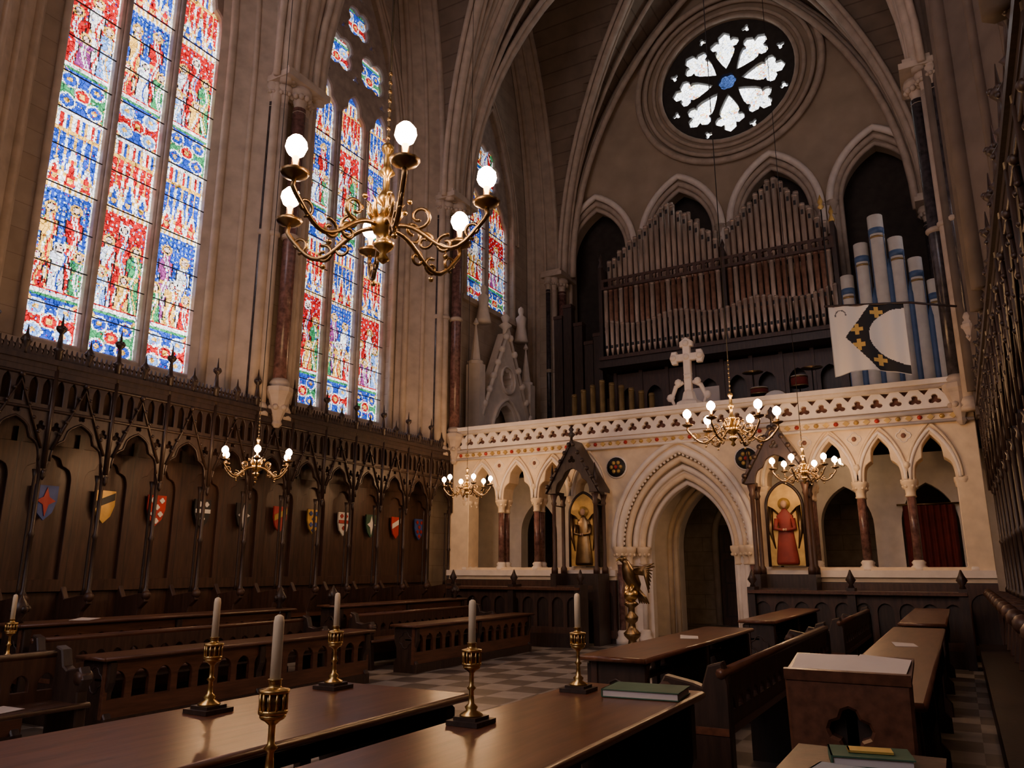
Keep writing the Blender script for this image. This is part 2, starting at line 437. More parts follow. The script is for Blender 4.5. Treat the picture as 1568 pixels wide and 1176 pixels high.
# windows: yc, hw, sill, spring, rise, nlights, cell, gain
WL=[(-4.35,1.45,4.55,11.2,4.4,3,.4,.9),(1.15,1.45,4.55,11.2,4.4,3,.2,1.),(6.93,1.45,4.55,11.2,4.4,3,.022,1.5),(12.03,1.45,4.55,11.2,4.4,3,.025,.95),(17.95,1.3,8.7,11.2,3.9,2,.035,.5)]
WR=[(-4.35,1.45,4.55,11.2,4.4,3,.4,.75),(1.15,1.45,4.55,11.2,4.4,3,.4,.75),(6.65,1.45,4.55,11.2,4.4,3,.3,.75),(12.03,1.45,4.55,11.2,4.4,3,.2,.75),(17.95,1.3,8.7,11.2,3.9,2,.2,.75)]
cnt=1
for side,WW,xw,wn in ((1,WL,XL,'wall_left'),(-1,WR,XR,'wall_right')):
    mb=MB(); SW_=STONE if side>0 else STONE_D; SMM=STONE_M if side>0 else STONE_D  # right wall uses the stone with painted shade
    mb.plate(rect(YE,0,YW+.8,20.4),[opening(w[0],w[2],w[1],w[3],w[4],14) for w in WW],.5,SW_,MX(xw-side*.25))
    for w in WW:
        for e,d in ((.05,.02),):
            pts=[(xw+side*d,w[0]-w[1]-e,w[2]-.1)]+[(xw+side*d,a,b) for a,b in arch(w[0],w[1]+e,w[3],w[4]+e*1.6,14)]+[(xw+side*d,w[0]+w[1]+e,w[2]-.1)]
            mb.tube(pts,.06,SMM,6)
        for e,d in ((.16,.03),(.3,.03)):
            pts=[(xw+side*d,a,b) for a,b in arch(w[0],w[1]+e,w[3],w[4]+e*1.6,14)]
            mb.tube(pts,.05,SMM,6)
        mb.box(xw-side*.1,w[0]-w[1]-.3,w[2]-.18,xw+side*.14,w[0]+w[1]+.3,w[2]-.04,SMM)
    mb.build(wn)
    for w in WW:
        yc,hw,sill,zs,rise,nl,cell,gain=w
        holes=[]; rects=[]
        mull=.11; lw=(2*hw-.12-mull*(nl-1))/nl
        for i in range(nl):
            c=yc-hw+.06+lw/2+i*(lw+mull)
            zz=zs+.15 if nl==3 else zs+.1
            holes.append(opening(c,sill+.08,lw/2,zz,.85 if nl==3 else 1.0,16,.1)); rects.append((c-lw/2-.04,sill,c+lw/2+.04,zs+1.08))
        if nl==3:
            for a,b,r in ((yc-.58,13.05,.5),(yc+.58,13.05,.5),(yc,14.12,.45)):
                holes.append(foil(a,b,r,4,5,pi/4)); rects.append((a-r,b-r,a+r,b+r))
            for a,b,r in ((yc-.98,12.42,.13),(yc+.98,12.42,.13),(yc,12.62,.14),(yc-.5,13.78,.12),(yc+.5,13.78,.12),(yc,14.85,.13)):
                holes.append(foil(a,b,r,3,4,pi/2)); rects.append((a-r,b-r,a+r,b+r))
        else:
            holes.append(foil(yc,13.2,.78,6,4,0,.62)); rects.append((yc-.8,12.4,yc+.8,14.0))
        mb=MB()
        mb.plate(opening(yc,sill-.02,hw+.02,zs,rise+.02,14),holes,.14,TRAC,MX(xw-side*.22),.03)
        for i in range(nl-1):
            c=yc-hw+.06+lw+mull/2+i*(lw+mull)
            mb.tube([(xw-side*.1,c,sill),(xw-side*.1,c,zs+.3)],.045,TRAC,6)
        nb=int((zs-sill)/.62)
        for j in range(1,nb+1):  # saddle bars
            mb.box(xw-side*.15-.01,yc-hw,sill+j*.62-.007,xw-side*.15+.01,yc+hw,sill+j*.62+.007,IRON)
        ob=mb.build('window_%d'%cnt)
        glass('stained_glass_%d'%cnt,MX(xw-side*.24),rects,cell,GLASS,paint,gain,ob,seed=cnt)
        cnt+=1

# east wall behind the camera; its unseen window is added for fill light
mb=MB()
mb.plate(rect(XL-.5,0,XR+.5,20.4),[opening(c,5,1.1,12,3,12) for c in (-8,-4.8,-1.6)],.5,STONE,MY(YE-.2))
mb.build('wall_east')
mb=MB()
for c in (-8,-4.8,-1.6):
    mb.tube([(c-1.1,YE+.02,5)]+[(a,YE+.02,b) for a,b in arch(c,1.1,12,3)]+[(c+1.1,YE+.02,5)],.09,TRAC,6)
    mb.tube([(c,YE-.2,5),(c,YE-.2,14.9)],.07,TRAC,6)
ob=mb.build('window_%d'%cnt)
glass('stained_glass_east',MY(YE-.3),[(c-1.1,5,c+1.1,15) for c in (-8,-4.8,-1.6)],.5,GLASS,paint,4.2,ob,seed=4)
cnt+=1

# ------------------------------------------------------------------ west wall + rose
RX,RZc,RR=-4.55,16.15,1.95
WA=[-8.95,-6.2,-3.45,-.7]
mb=MB()
mb.plate(rect(XL-.5,4.0,XR+.5,20.6),[circ(RX,RZc,RR+.12,48)]+[opening(c,6.5,1.0,11.25,1.55,12) for c in WA],.5,PLASTER,MY(YW+.25))
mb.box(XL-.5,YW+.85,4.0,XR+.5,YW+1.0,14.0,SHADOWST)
mb.box(XL-.5,YW,0,XR+.5,YW+.5,4.0,DARKST)
for c in WA:
    for hw,yy,r in ((1.0,.0,.07),(1.12,-.05,.08),(1.27,-.1,.1)):
        mb.tube([(c-hw,YW+yy,8.5)]+[(a,YW+yy,b) for a,b in arch(c,hw,11.25,1.55+(hw-1)*1.6)]+[(c+hw,YW+yy,8.5)],r,WHITE_ST if hw>1.2 else STONE_M,7)
    for sg in (-1,1):
        mb.lathe([(a*.75,b*.75) for a,b in BELL],STONE_M,T(c+sg*1.2,YW-.1,10.9),10)
for r,yy,t in ((RR+.15,-.02,.07),(RR+.35,-.06,.06),(RR+.62,-.1,.07),(RR+.85,-.14,.1)):
    mb.tube([(a,YW+yy,b) for a,b in circ(RX,RZc,r,48)],t,STONE_M,7,closed=True)
mb.build('wall_west')
mb=MB(); holes=[foil(RX,RZc,.3,6,4)]
for k in range(8):
    a0=2*pi*k/8+pi/2
    def P(r,t): return (RX+r*cos(a0+t),RZc+r*sin(a0+t))
    pts=[]
    for (r,t) in ((.42,.0),(.62,-.2),(.95,-.30),(1.12,-.29),(1.18,-.24),(1.22,-.31),(1.35,-.345),(1.47,-.31),(1.53,-.18),(1.49,-.13),(1.64,-.12),(1.76,0)):
        pts.append(P(r,t))
    for (r,t) in ((1.64,.12),(1.49,.13),(1.53,.18),(1.47,.31),(1.35,.345),(1.22,.31),(1.18,.24),(1.12,.29),(.95,.30),(.62,.2)):
        pts.append(P(r,t))
    holes.append(pts)
    c=P(1.78,pi/8); holes.append(foil(c[0],c[1],.15,3,4,a0+pi/8))
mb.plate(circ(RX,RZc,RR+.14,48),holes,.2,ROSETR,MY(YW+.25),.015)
ob=mb.build('window_%d'%cnt); cnt+=1
def rosep(u,z,k,rng):
    d=hypot((u-.5)*3.9,z-1.95)
    if d<.35: return (.02,.04,.12)
    if .95<d<1.25 and rng.random()<.45: return rng.choice([(.85,.35,.2),(.9,.7,.3),(.5,.6,.9),(.7,.75,.6)])
    if rng.random()<.86: return (1,1,1)
    return rng.choice([(.8,.85,.95),(.9,.75,.5),(.7,.78,.95)])
glass('rose_glass',MY(YW+.27),[(RX-RR,RZc-RR,RX+RR,RZc+RR)],.06,GLASSR,rosep,1.,ob,seed=5)

# ------------------------------------------------------------------ gallery + antechapel
mb=MB(); mb.box(XL,15.5,3.95,XR,YW,4.12,OAKD)
for x in (-9.5,-7.6,-5.7,-3.6,-1.7,.2): mb.box(x-.1,15.5,3.7,x+.1,YW,3.95,OAKD)
mb.build('organ_gallery_floor')
mb=MB()
PC=-4.65
mb.plate([(XL+.02,0),(PC-.8,0)]+arch(PC,.8,1.9,1.35)+[(PC+.8,0),(XR-.02,0),(XR-.02,3.7),(XL+.02,3.7)],
  [opening(c,1.3,.5,2.3,.8,8) for c in (-9.0,-7.4,-1.9,-.4)],.35,WHITE_ST,MY(17.4))
for hw,yy in ((.86,17.2),(1.0,17.18)):
    mb.tube([(PC-hw,yy,0)]+[(a,yy,b) for a,b in arch(PC,hw,1.9,1.35+(hw-.8))]+[(PC+hw,yy,0)],.06,CREAM,8)
mb.build('wall_antechapel')
mb=MB()
for x0 in (-5.6,-4.63):
    mb.box(x0,21.28,0,x0+.95,21.36,2.6,OAKP)
    for z0,z1 in ((.2,.9),(1.05,1.7),(1.85,2.45)):
        for q in (.08,.5): mb.plate(rect(x0+q,z0,x0+q+.36,z1),[rect(x0+q+.05,z0+.05,x0+q+.31,z1-.05)],.04,OAKD,MY(21.27))
mb.tube([(-5.7,21.25,0)]+[(a,21.25,b) for a,b in arch(-4.64,1.06,2.3,1.2)]+[(-3.58,21.25,0)],.09,STONE_M,8)
mb.ball((-4.72,21.24,1.1),.04,BRASS,8)
mb.build('door_1')
mb=MB(); mb.box(-3.62,17.14,1.35,-3.2,17.19,2.1,OAKD); mb.box(-3.57,17.12,1.4,-3.25,17.145,2.05,PAPER); mb.build('framed_notice')
for x0 in (-.8,):
    mb=MB(); vs=[];fs=[]; n=40
    for j in (0,1):
        for i in range(n+1): vs.append((x0-.05+.9*i/n, 17.1+.04*sin(i*1.3), 1.2+1.45*j))
    for i in range(n): fs.append((i,i+1,n+2+i,n+1+i))
    mb.add(vs,fs,REDC,None,True); mb.tube([(x0-.15,17.1,2.67),(x0+.95,17.1,2.67)],.02,BRASSD,6); mb.build('red_curtain')
for (lx,ly) in ((-8.3,16.3),(-1.8,16.5),(-4.65,19.4),(-3.2,16.4)):  # invented lanterns, added to brighten the antechapel behind the screen
    mb=MB()
    mb.ball((0,0,0),.075,GLOBE,10); mb.tube([(0,0,.07),(0,0,.42)],.01,IRON,6); mb.lathe([(.09,.05),(.1,.07),(.03,.13)],BRASSD,None,10)
    for a in range(4): mb.tube([(.09*cos(a*pi/2),.09*sin(a*pi/2),.06),(.11*cos(a*pi/2),.11*sin(a*pi/2),-.03),(.03*cos(a*pi/2),.03*sin(a*pi/2),-.1)],.006,IRON,5)
    mb.lathe([(.035,-.11),(.02,-.09)],BRASSD,None,8)
    ob=mb.build('hanging_lantern'); ob.location=(lx,ly,3.53)

# ------------------------------------------------------------------ stone screen
YS=15.0
CL=[-9.74,-8.83,-7.93,-7.05,-6.22]; CR_=[-3.08,-2.25,-1.4,-.6,.22]
mb=MB()
def run_hole(C):
    pts=[(C[0]+.09,1.46)]
    for a,b in zip(C[:-1],C[1:]):
        m=(a+b)/2; hw=(b-a)/2-.09
        pts+=arch(m,hw,2.95,.78,14,.09)
    pts.append((C[-1]-.09,1.46)); return pts
outl=[(-10.15,1.36),(PC-1.32,1.36)]+arch(PC,1.32,1.85,1.95,16)+[(PC+1.32,1.36),(.5,1.36),(.5,4.12),(-10.15,4.12)]
mb.plate(outl,[run_hole(CL),run_hole(CR_)],.42,CREAM,MY(YS+.21),.012)
mb.box(-10.15,YS+.02,0,PC-1.32,YS+.42,1.36,CREAM); mb.box(PC+1.32,YS+.02,0,.5,YS+.42,1.36,CREAM)
for x0,x1 in ((-10.15,PC-1.4),(PC+1.4,.5)):
    mb.box(x0,YS-.12,1.3,x1,YS+.5,1.42,WHITE_ST)
    mb.box(x0,YS-.06,1.22,x1,YS+.45,1.3,CREAM)
    # oak panelling below the ledge
    mb.box(x0,YS-.1,0,x1,YS+.01,1.22,OAKD)
    n=int((x1-x0)/.42); w=(x1-x0)/n
    mb.plate(rect(x0,.1,x1,1.2),[opening(x0+w*(i+.5),.25,w*.38,.85,w*.42,6) for i in range(n)],.04,OAKP,MY(YS-.12))
for C in (CL,CR_):
    for i,c in enumerate(C):
        for yy in (YS+.1,YS+.33):
            mb.lathe([(.13,0),(.13,.05),(.09,.09),(.11,.13),(.075,.17)],WHITE_ST,T(c,yy,1.42),10)
            mb.lathe([(.068,0),(.068,1.1)],RMARB,T(c,yy,1.58),10)
            mb.lathe([(.07,0),(.09,.02),(.075,.04),(.08,.12),(.13,.22),(.14,.25),(.14,.3)],CREAM,T(c,yy,2.66),10)
            for j in range(6):
                a=j*pi/3; mb.ball((c+cos(a)*.1,yy+sin(a)*.1,2.84),.03,CREAM,6)
        if i<len(C)-1:
            m=(c+C[i+1])/2; hw=(C[i+1]-c)/2
            mb.tube([(a,YS-.02,b) for a,b in arch(m,hw-.03,2.95,.86,12)],.035,WHITE_ST,6)
            mb.tube([(a,YS-.03,b) for a,b in arch(m,hw-.0,2.97,.95,12)],.025,CREAM,6)
    for i in range(1,len(C)-1):
        mb.tube([(a,YS-.01,b) for a,b in foil(C[i],3.72,.12,4,4)],.015,WHITE_ST,5,closed=True)
        mb.ball((C[i],YS-.02,3.2),.07,CREAM,8); mb.ball((C[i],YS-.0,3.72),.05,CARV,6)
for z,r,m in ((3.92,.035,WHITE_ST),(4.12,.05,WHITE_ST),(4.64,.06,WHITE_ST)):
    mb.tube([(-10.15,YS-.08,z),(.5,YS-.08,z)],r,m,8)
mb.box(-10.15,YS-.06,3.9,.5,YS+.02,4.14,CREAM)
mb.box(-10.15,YS-.02,4.1,.5,YS+.42,4.2,CREAM)
mb.box(-10.15,YS+.08,4.2,.5,YS+.36,4.6,CARV)
hs=[]; n=34; w=10.5/n
for k in range(n):
    xx=-10.08+w*(k+.5)
    hs.append(foil(xx,4.37,.115,3,5,pi/2))
    if k<n-1: hs.append([(xx+w*.5-.09,4.585),(xx+w*.5,4.46),(xx+w*.5+.09,4.585)])
mb.plate(rect(-10.15,4.2,.5,4.64),hs,.09,WHITE_ST,MY(YS+.0),.006)
x=-10.0; k=0
while x<.4:
    if k%2: mb.ball((x,YS-.08,4.02),.045,REDP if k%4==1 else GILT,6)
    else: mb.plate([(x-.06,4.02),(x,3.96),(x+.06,4.02),(x,4.08)],[],.03,GILT,MY(YS-.07))
    x+=.17; k+=1
mb.box(-10.15,YS-.18,4.66,.5,YS+.45,4.76,WHITE_ST); mb.box(-10.15,YS-.12,4.61,.5,YS+.4,4.67,CREAM)
# portal orders
for i,(hw,yy,r,m) in enumerate(((1.44,YS-.04,.055,WHITE_ST),(1.32,YS+.0,.075,WHITE_ST),(1.19,YS+.12,.07,CREAM),(1.08,YS+.24,.065,WHITE_ST),(.97,YS+.36,.07,CREAM),(.88,YS+.5,.06,WHITE_ST))):
    z0=1.85
    mb.tube([(a,yy,b) for a,b in arch(PC,hw,z0,1.9*hw/1.32+.05,16)],r,m,8)
    if i in (1,2,4):
        for sg in (-1,1):
            X=PC+sg*hw
            mb.lathe([(.15,0),(.15,.1),(.1,.16),(.12,.22),(.08,.26)],WHITE_ST,T(X,yy,0),10)
            mb.lathe([(.065,0),(.065,1.3)],WHITE_ST if i!=1 else RMARB,T(X,yy,.25),10)
            mb.lathe([(.07,0),(.095,.02),(.075,.05),(.085,.14),(.15,.26),(.16,.3),(.16,.36)],CREAM,T(X,yy,1.52),10)
            for j in range(7):
                a=j*2*pi/7; mb.ball((X+cos(a)*.12,yy+sin(a)*.12,1.72),.035,CREAM,6)
mb.plate([(PC-1.36,0),(PC-1.0,0)]+arch(PC,1.0,1.85,1.5,14)+[(PC+1.0,0),(PC+1.36,0)]+list(reversed(arch(PC,1.36,1.85,2.02,14))),[],.2,WHITE_ST,MY(YS+.4))
mb.plate([(PC-1.1,0),(PC-.84,0)]+arch(PC,.84,1.85,1.28,14)+[(PC+.84,0),(PC+1.1,0)]+list(reversed(arch(PC,1.1,1.85,1.62,14))),[],.2,WHITE_ST,MY(YS+.62))
for a,b in arch(PC,1.25,1.85,1.86,26): mb.ball((a,YS+.02,b),.035,WHITE_ST,6)
for X in (-5.98,-3.32):
    mb.lathe([(.22,0),(.24,.03),(.22,.05)],WHITE_ST,T(X,YS,3.5)@Matrix.Rotation(pi/2,4,'X'),20)
    mb.lathe([(.205,0),(.205,.02)],BLACKP,T(X,YS-.05,3.5)@Matrix.Rotation(pi/2,4,'X'),20)
    for a in range(6):
        mb.ball((X+.1*cos(a*pi/3),YS-.075,3.5+.1*sin(a*pi/3)),.045,GILT,6,(1,.4,1))
    mb.ball((X,YS-.09,3.5),.04,REDP,8)
for v in mb.v:
    if v.z>3.88: v.z=3.88+(v.z-3.88)*.88
mb.build('stone_choir_screen')

# wooden canopied stalls in front of the screen with painted saints
def canopied_niche(cx, robe):
    mb=MB(); y0=14.35; w=.46
    for sx in (-1,1):
        for yy in (y0,YS-.22):
            X=cx+sx*w
            mb.lathe([(.07,0),(.07,.1),(.04,.15),(.04,1.35),(.06,1.4),(.045,1.45),(.08,1.58)],OAKP,T(X,yy,1.35),8)
        mb.box(cx+sx*w-.06,y0-.08,0,cx+sx*w+.06,YS-.17,1.35,OAKD)
        mb.lathe([(.05,0),(.06,.1),(.03,.2),(.05,.3),(.005,.6)],OAKD,T(cx+sx*(w+.02),y0-.02,2.95),6)
        mb.add([(cx+sx*(w+.14),y0-.12,2.95),(cx,y0-.12,3.95),(cx,YS-.2,3.95),(cx+sx*(w+.14),YS-.2,2.95),(cx+sx*(w+.14),y0-.12,3.02),(cx,y0-.12,4.04),(cx,YS-.2,4.04),(cx+sx*(w+.14),YS-.2,3.02)],
            [(0,1,2,3),(4,7,6,5),(0,4,5,1),(3,2,6,7),(0,3,7,4)],OAKD)
        for k in range(6):
            t=(k+.5)/6; mb.ball((cx+sx*(w+.14)*(1-t),y0-.12,3.0+1.02*t),.05,OAKD,6)
        mb.plate(rect(y0,2.7,YS-.2,3.0),[opening((y0+YS)/2-.1,2.7+.02,.18,2.75,.2,6)],.04,OAKD,MX(cx+sx*w))
    mb.plate([(cx-w-.1,2.95),(cx-w+.06,2.95)]+arch(cx,w-.08,2.75+.2,.5,12,.06)+[(cx+w-.06,2.95),(cx+w+.1,2.95),(cx,3.95)],[foil(cx,3.62,.09,3,4,pi/2)],.06,OAKD,MY(y0-.05),.008)
    mb.lathe([(.03,0),(.03,.08),(.09,.14),(.03,.2),(.06,.25),(.005,.32)],OAKD,T(cx,y0-.08,4.0),8)
    mb.box(cx-w,y0-.05,1.05,cx+w,y0+.0,1.12,OAKP); mb.box(cx-w,YS-.2,0,cx+w,YS-.17,1.35,OAKD)
    mb.plate(opening(cx,1.5,.3,2.55,.42,8),[],.03,GILT,MY(YS-.19))
    mb.tube([(cx-.32,YS-.2,1.48)]+[(a,YS-.2,b) for a,b in arch(cx,.32,2.55,.45)]+[(cx+.32,YS-.2,1.48)],.03,OAKD,6)
    D=Matrix.Diagonal((1,.35,1,1))
    mb.lathe([(.19,0),(.2,.05),(.15,.45),(.12,.7),(.15,.86),(.06,.95),(.04,1.0)],robe,T(cx,YS-.22,1.52)@D,12)
    mb.lathe([(.11,0),(.11,.01)],GILT,T(cx,YS-.22,2.6)@Matrix.Rotation(pi/2,4,'X'),16)
    mb.ball((cx,YS-.25,2.59),.06,SKIN,8,(1,.6,1.25))
    for sg in (-1,1):
        mb.tube([(cx+sg*.14,YS-.25,2.33),(cx+sg*.17,YS-.28,2.15),(cx+sg*.03,YS-.31,2.12)],[.045,.04,.025],robe,6)
        mb.ball((cx+sg*.02,YS-.32,2.13),.025,SKIN,6)
        mb.tube([(cx+sg*.1,YS-.22,2.4),(cx+sg*.24,YS-.22,2.55),(cx+sg*.26,YS-.22,2.1),(cx+sg*.2,YS-.22,1.8)],[.02,.05,.04,.01],BRASSD,6)
    mb.build('canopied_stall_with_saint')
canopied_niche(-6.68,BRASSD); canopied_niche(-2.67,REDR)

def rail_panel(mb,x0,x1,z0,z1,y,n,mat):
    w=(x1-x0)/n
    mb.plate(rect(x0,z0,x1,z1),[opening(x0+w*(i+.5),z0+.12,w*.38,z1-.12-w*.45,w*.42,6) for i in range(n)],.04,mat,MY(y))
for (x0,x1) in ((-9.2,-6.3),(-3.1,.0)):
    mb=MB()
    rail_panel(mb,x0,x1,.25,1.05,13.75,int((x1-x0)/.3),OAKP); mb.box(x0,13.8,.05,x1,13.86,1.05,OAKD)
    mb.box(x0-.05,13.55,1.05,x1+.05,13.98,1.1,OAKB); mb.box(x0-.03,13.7,0,x1+.03,13.95,.25,OAKD)
    for x in (x0,(x0+x1)/2,x1):
        mb.box(x-.06,13.6,0,x+.06,13.95,1.15,OAKD); mb.lathe([(.05,0),(.03,.05),(.08,.12),(.04,.2),(.01,.28)],OAKD,T(x,13.75,1.15),8)
    mb.build('screen_front_desk')

# ------------------------------------------------------------------ cross on the screen
mb=MB(); x,y=-4.42,YS+.15
mb.lathe([(.3,0),(.28,.08),(.16,.14),(.12,.3),(.07,.36)],WHITE_ST,T(x,y,4.76),8,False)
mb.plate([(x-.06,5.0),(x+.06,5.0),(x+.06,5.75),(x+.22,5.75),(x+.22,5.69),(x+.3,5.69),(x+.34,5.81),(x+.3,5.93),(x+.22,5.93),(x+.22,5.87),(x+.06,5.87),(x+.06,6.05),(x+.12,6.05),(x+.12,6.13),(x,6.22),(x-.12,6.13),(x-.12,6.05),(x-.06,6.05),(x-.06,5.87),(x-.22,5.87),(x-.22,5.93),(x-.3,5.93),(x-.34,5.81),(x-.3,5.69),(x-.22,5.69),(x-.22,5.75),(x-.06,5.75)],[],.1,WHITE_ST,MY(y),.015)
for dx,dz in ((-.28,5.81),(.28,5.81),(0,6.1),(0,5.81)):
    mb.ball((x+dx,y-.06,dz),.07,WHITE_ST,8)
mb.lathe([(.1,0),(.06,.05),(.1,.1)],WHITE_ST,T(x,y,5.35),8)
for sg in (-1,1):
    mb.tube([(x+sg*.1,y-.02,5.28),(x+sg*.26,y-.02,5.2),(x+sg*.36,y-.02,4.95),(x+sg*.3,y-.02,4.8)],[.04,.05,.04,.03],WHITE_ST,6)
    mb.ball((x+sg*.38,y-.02,4.98),.09,WHITE_ST,6,(1,.6,1)); mb.ball((x+sg*.2,y-.05,5.28),.08,WHITE_ST,6,(1,.6,1))
for v in mb.v: v.z-=.105
mb.build('rood_cross')

# ------------------------------------------------------------------ stone gable on left wall beyond the screen
mb=MB(); X=-10.55
mb.plate([(16.8,4.12),(19.3,4.12),(19.3,5.4),(18.05,7.9),(16.8,5.4)],[opening(18.05,4.2,.75,4.9,.95,12,.08),foil(18.05,6.55,.3,6,4,0,.6)],.3,WHITE_ST,MX(X),.02)
mb.tube([(X+.18,16.7,5.35),(X+.18,18.05,8.0),(X+.18,19.4,5.35)],.07,WHITE_ST,6)
mb.tube([(X+.2,a,b) for a,b in circ(18.05,6.55,.38,20)],.04,WHITE_ST,6,closed=True)
mb.tube([(X+.2,a,b) for a,b in arch(18.05,.85,4.9,1.1)],.05,WHITE_ST,6)
for sg in (-1,1):
    for k in range(6):
        t=(k+.5)/6; mb.ball((X+.2,18.05+sg*1.35*(1-t),5.45+2.55*t),.11,WHITE_ST,6)
    yy=18.05+sg*1.4
    mb.box(X-.2,yy-.14,4.12,X+.22,yy+.14,6.7,WHITE_ST)
    mb.lathe([(.2,0),(.22,.08),(.14,.12),(.02,1.1),(.08,1.15),(.01,1.3)],WHITE_ST,T(X,yy,6.7),8,False)
mb.lathe([(.08,0),(.08,.15),(.2,.25),(.08,.35),(.14,.5),(.01,.65)],WHITE_ST,T(X+.1,18.05,7.9),8)
mb.lathe([(.22,0),(.2,.1),(.13,.5),(.16,.75),(.06,.85),(.09,.95),(.08,1.05),(.01,1.12)],WHITE_ST,T(X-.05,19.25,8.0),10)
mb.lathe([(.22,0),(.2,.1),(.13,.5),(.16,.75),(.06,.85),(.09,.95),(.08,1.05),(.01,1.12)],WHITE_ST,T(X-.05,17.1,8.0),10)
mb.build('crocketed_stone_gable')

# ------------------------------------------------------------------ organ
mb=MB(); OY=19.0
def pipe(x,y,zb,zt,r,mat,M2=None,seg=8):
    mb.lathe([(r*.25,0),(r*.95,r*4),(r,r*4.2),(r,zt-zb)],mat,T(x,y,zb),seg)
    mb.lathe([(r*1.08,0),(r*1.08,r*.5)],mat,T(x,y,zt-r),seg)
    mb.box(x-r*.55,y-r*1.05,zb+r*4.6,x+r*.55,y-r*.7,zb+r*6.2,M2 or BLACKP)
def topz(x):
    if x<-4.45: a,b,ca=-7.8,-4.5,-5.95
    else: a,b,ca=-4.4,-1.8,-3.1
    h0={True:(9.85,11.35,9.85),False:(10.2,11.4,9.6)}[x<-4.45]
    if x<ca: return h0[0]+(h0[1]-h0[0])*(x-a)/(ca-a)
    return h0[1]+(h0[2]-h0[1])*(x-ca)/(b-ca)
x=-7.72; i=0
while x<-1.8:
    if not(-4.54<x<-4.36):
        zt=topz(x)+(.0 if i%2 else .07)
        pipe(x,OY+.25,8.6,zt,.068,PIPE)
        mb.box(x-.03,OY+.17,zt-.32,x+.03,OY+.185,zt-.2,BLACKP)
    x+=.16; i+=1
x=-7.64
while x<-1.8:
    if not(-4.54<x<-4.36): pipe(x,OY+.5,8.6,topz(x)-.1,.065,PIPEB)
    x+=.16
x=-7.68
while x<-1.8:
    if not(-4.6<x<-4.3): pipe(x,OY+.8,8.6,topz(x)+.25+.1*sin(x*9),.07,PIPE)
    x+=.24
x=-7.75; i=0
while x<-1.8:
    pipe(x,OY,7.55,9.03,.062,PIPEB if i%3 else PIPE); x+=.15; i+=1
x=-7.68
while x<-1.8:
    pipe(x,OY-.16,7.03,8.0+.1*sin(x*3),.052,PIPE); x+=.15
mb.plate(rect(-7.85,9.02,-1.75,9.32),[foil(-7.7+k*.24,9.17,.1,4,3,pi/4) for k in range(25)],.05,OAKP,MY(OY-.08))
for xx in (-7.88,-4.44,-1.76):
    mb.box(xx-.05,OY-.1,6.8,xx+.05,OY+.5,9.7 if xx!=-4.44 else 9.5,OAKD)
    mb.lathe([(.06,0),(.08,.05),(.03,.2),(.06,.28),(.01,.45)],GILT if xx>-2 else OAKD,T(xx,OY,9.7 if xx!=-4.44 else 9.4),8)
mb.box(-7.95,OY-.2,6.75,-1.7,OY+.7,7.02,OAKD); mb.box(-7.9,OY-.26,6.95,-1.72,OY-.16,7.05,OAKP)
mb.box(-7.8,OY+.9,4.12,-1.8,OY+1.6,9.0,OAKD)
for k in range(9):
    mb.box(-7.8+k*.74,OY+.5,4.12,-7.7+k*.74,OY+.62,6.8,OAKP)
    if k<8: mb.plate(rect(-7.7+k*.74,4.3,-7.06+k*.74,6.7),[opening(-7.38+k*.74,4.6,.22,6.0,.3,6)],.04,OAKP,MY(OY+.56))
mb.box(-5.6,17.6,4.12,-4.0,18.3,5.2,OAKD); mb.box(-5.5,17.3,4.85,-4.1,17.62,4.92,OAKP); mb.box(-5.5,17.35,4.12,-5.42,17.6,4.85,OAKD); mb.box(-4.18,17.35,4.12,-4.1,17.6,4.85,OAKD)
mb.box(-5.2,17.55,5.2,-4.4,17.6,5.6,PAPER)
for k,(px,zt,r) in enumerate(((-1.47,7.9,.14),(-1.12,8.6,.15),(-.77,9.2,.16),(-.42,8.6,.15),(-.09,8.05,.14),(.2,7.5,.12))):
    yy=17.9
    mb.lathe([(r*.3,0),(r,r*3),(r,zt-4.2)],PIPEW,T(px,yy,4.15),14)
    for j in (0,3):
        a=-pi/2+(j-1.5)*.7
        mb.box(-.010,-.008,5.0-4.2,.010,.008,zt-4.6,PIPEBL,T(px+cos(a)*r*1.0,yy+sin(a)*r*1.0,4.2)@RZ(a+pi/2))
    mb.lathe([(r*1.03,0),(r*1.03,.14)],PIPEBL,T(px,yy,zt-.5),14)
    mb.lathe([(r*1.03,0),(r*1.03,.05)],PIPEG,T(px,yy,zt-.6),14)
    if k<5:
        q=.065; X2=px+.18
        mb.lathe([(q*.4,0),(q,q*3),(q,zt-1.4-4.15),(.004,zt-1.1-4.15)],PIPEBL,T(X2,yy-.05,4.15),8)
mb.box(-1.7,17.6,4.12,.45,18.2,4.6,OAKD)
for k,(px,zt) in enumerate(((-9.35,8.6),(-9.05,8.9),(-8.72,8.3),(-8.4,7.7),(-8.12,7.9))):
    mb.box(px-.13,19.2,4.12,px+.13,19.45,zt,OAKD); mb.box(px-.14,19.18,zt-.1,px+.14,19.47,zt,OAKP)
    mb.box(px-.09,19.17,5.0,px+.09,19.2,5.08,BLACKP)
for k in range(9):
    px=-8.5+k*.27
    pipe(px,18.4,4.3,6.3-.1*abs(k-3),.075,PIPEG,seg=10)
mb.box(-8.7,18.25,4.12,-6.2,18.6,4.4,OAKD)
mb.build('pipe_organ')

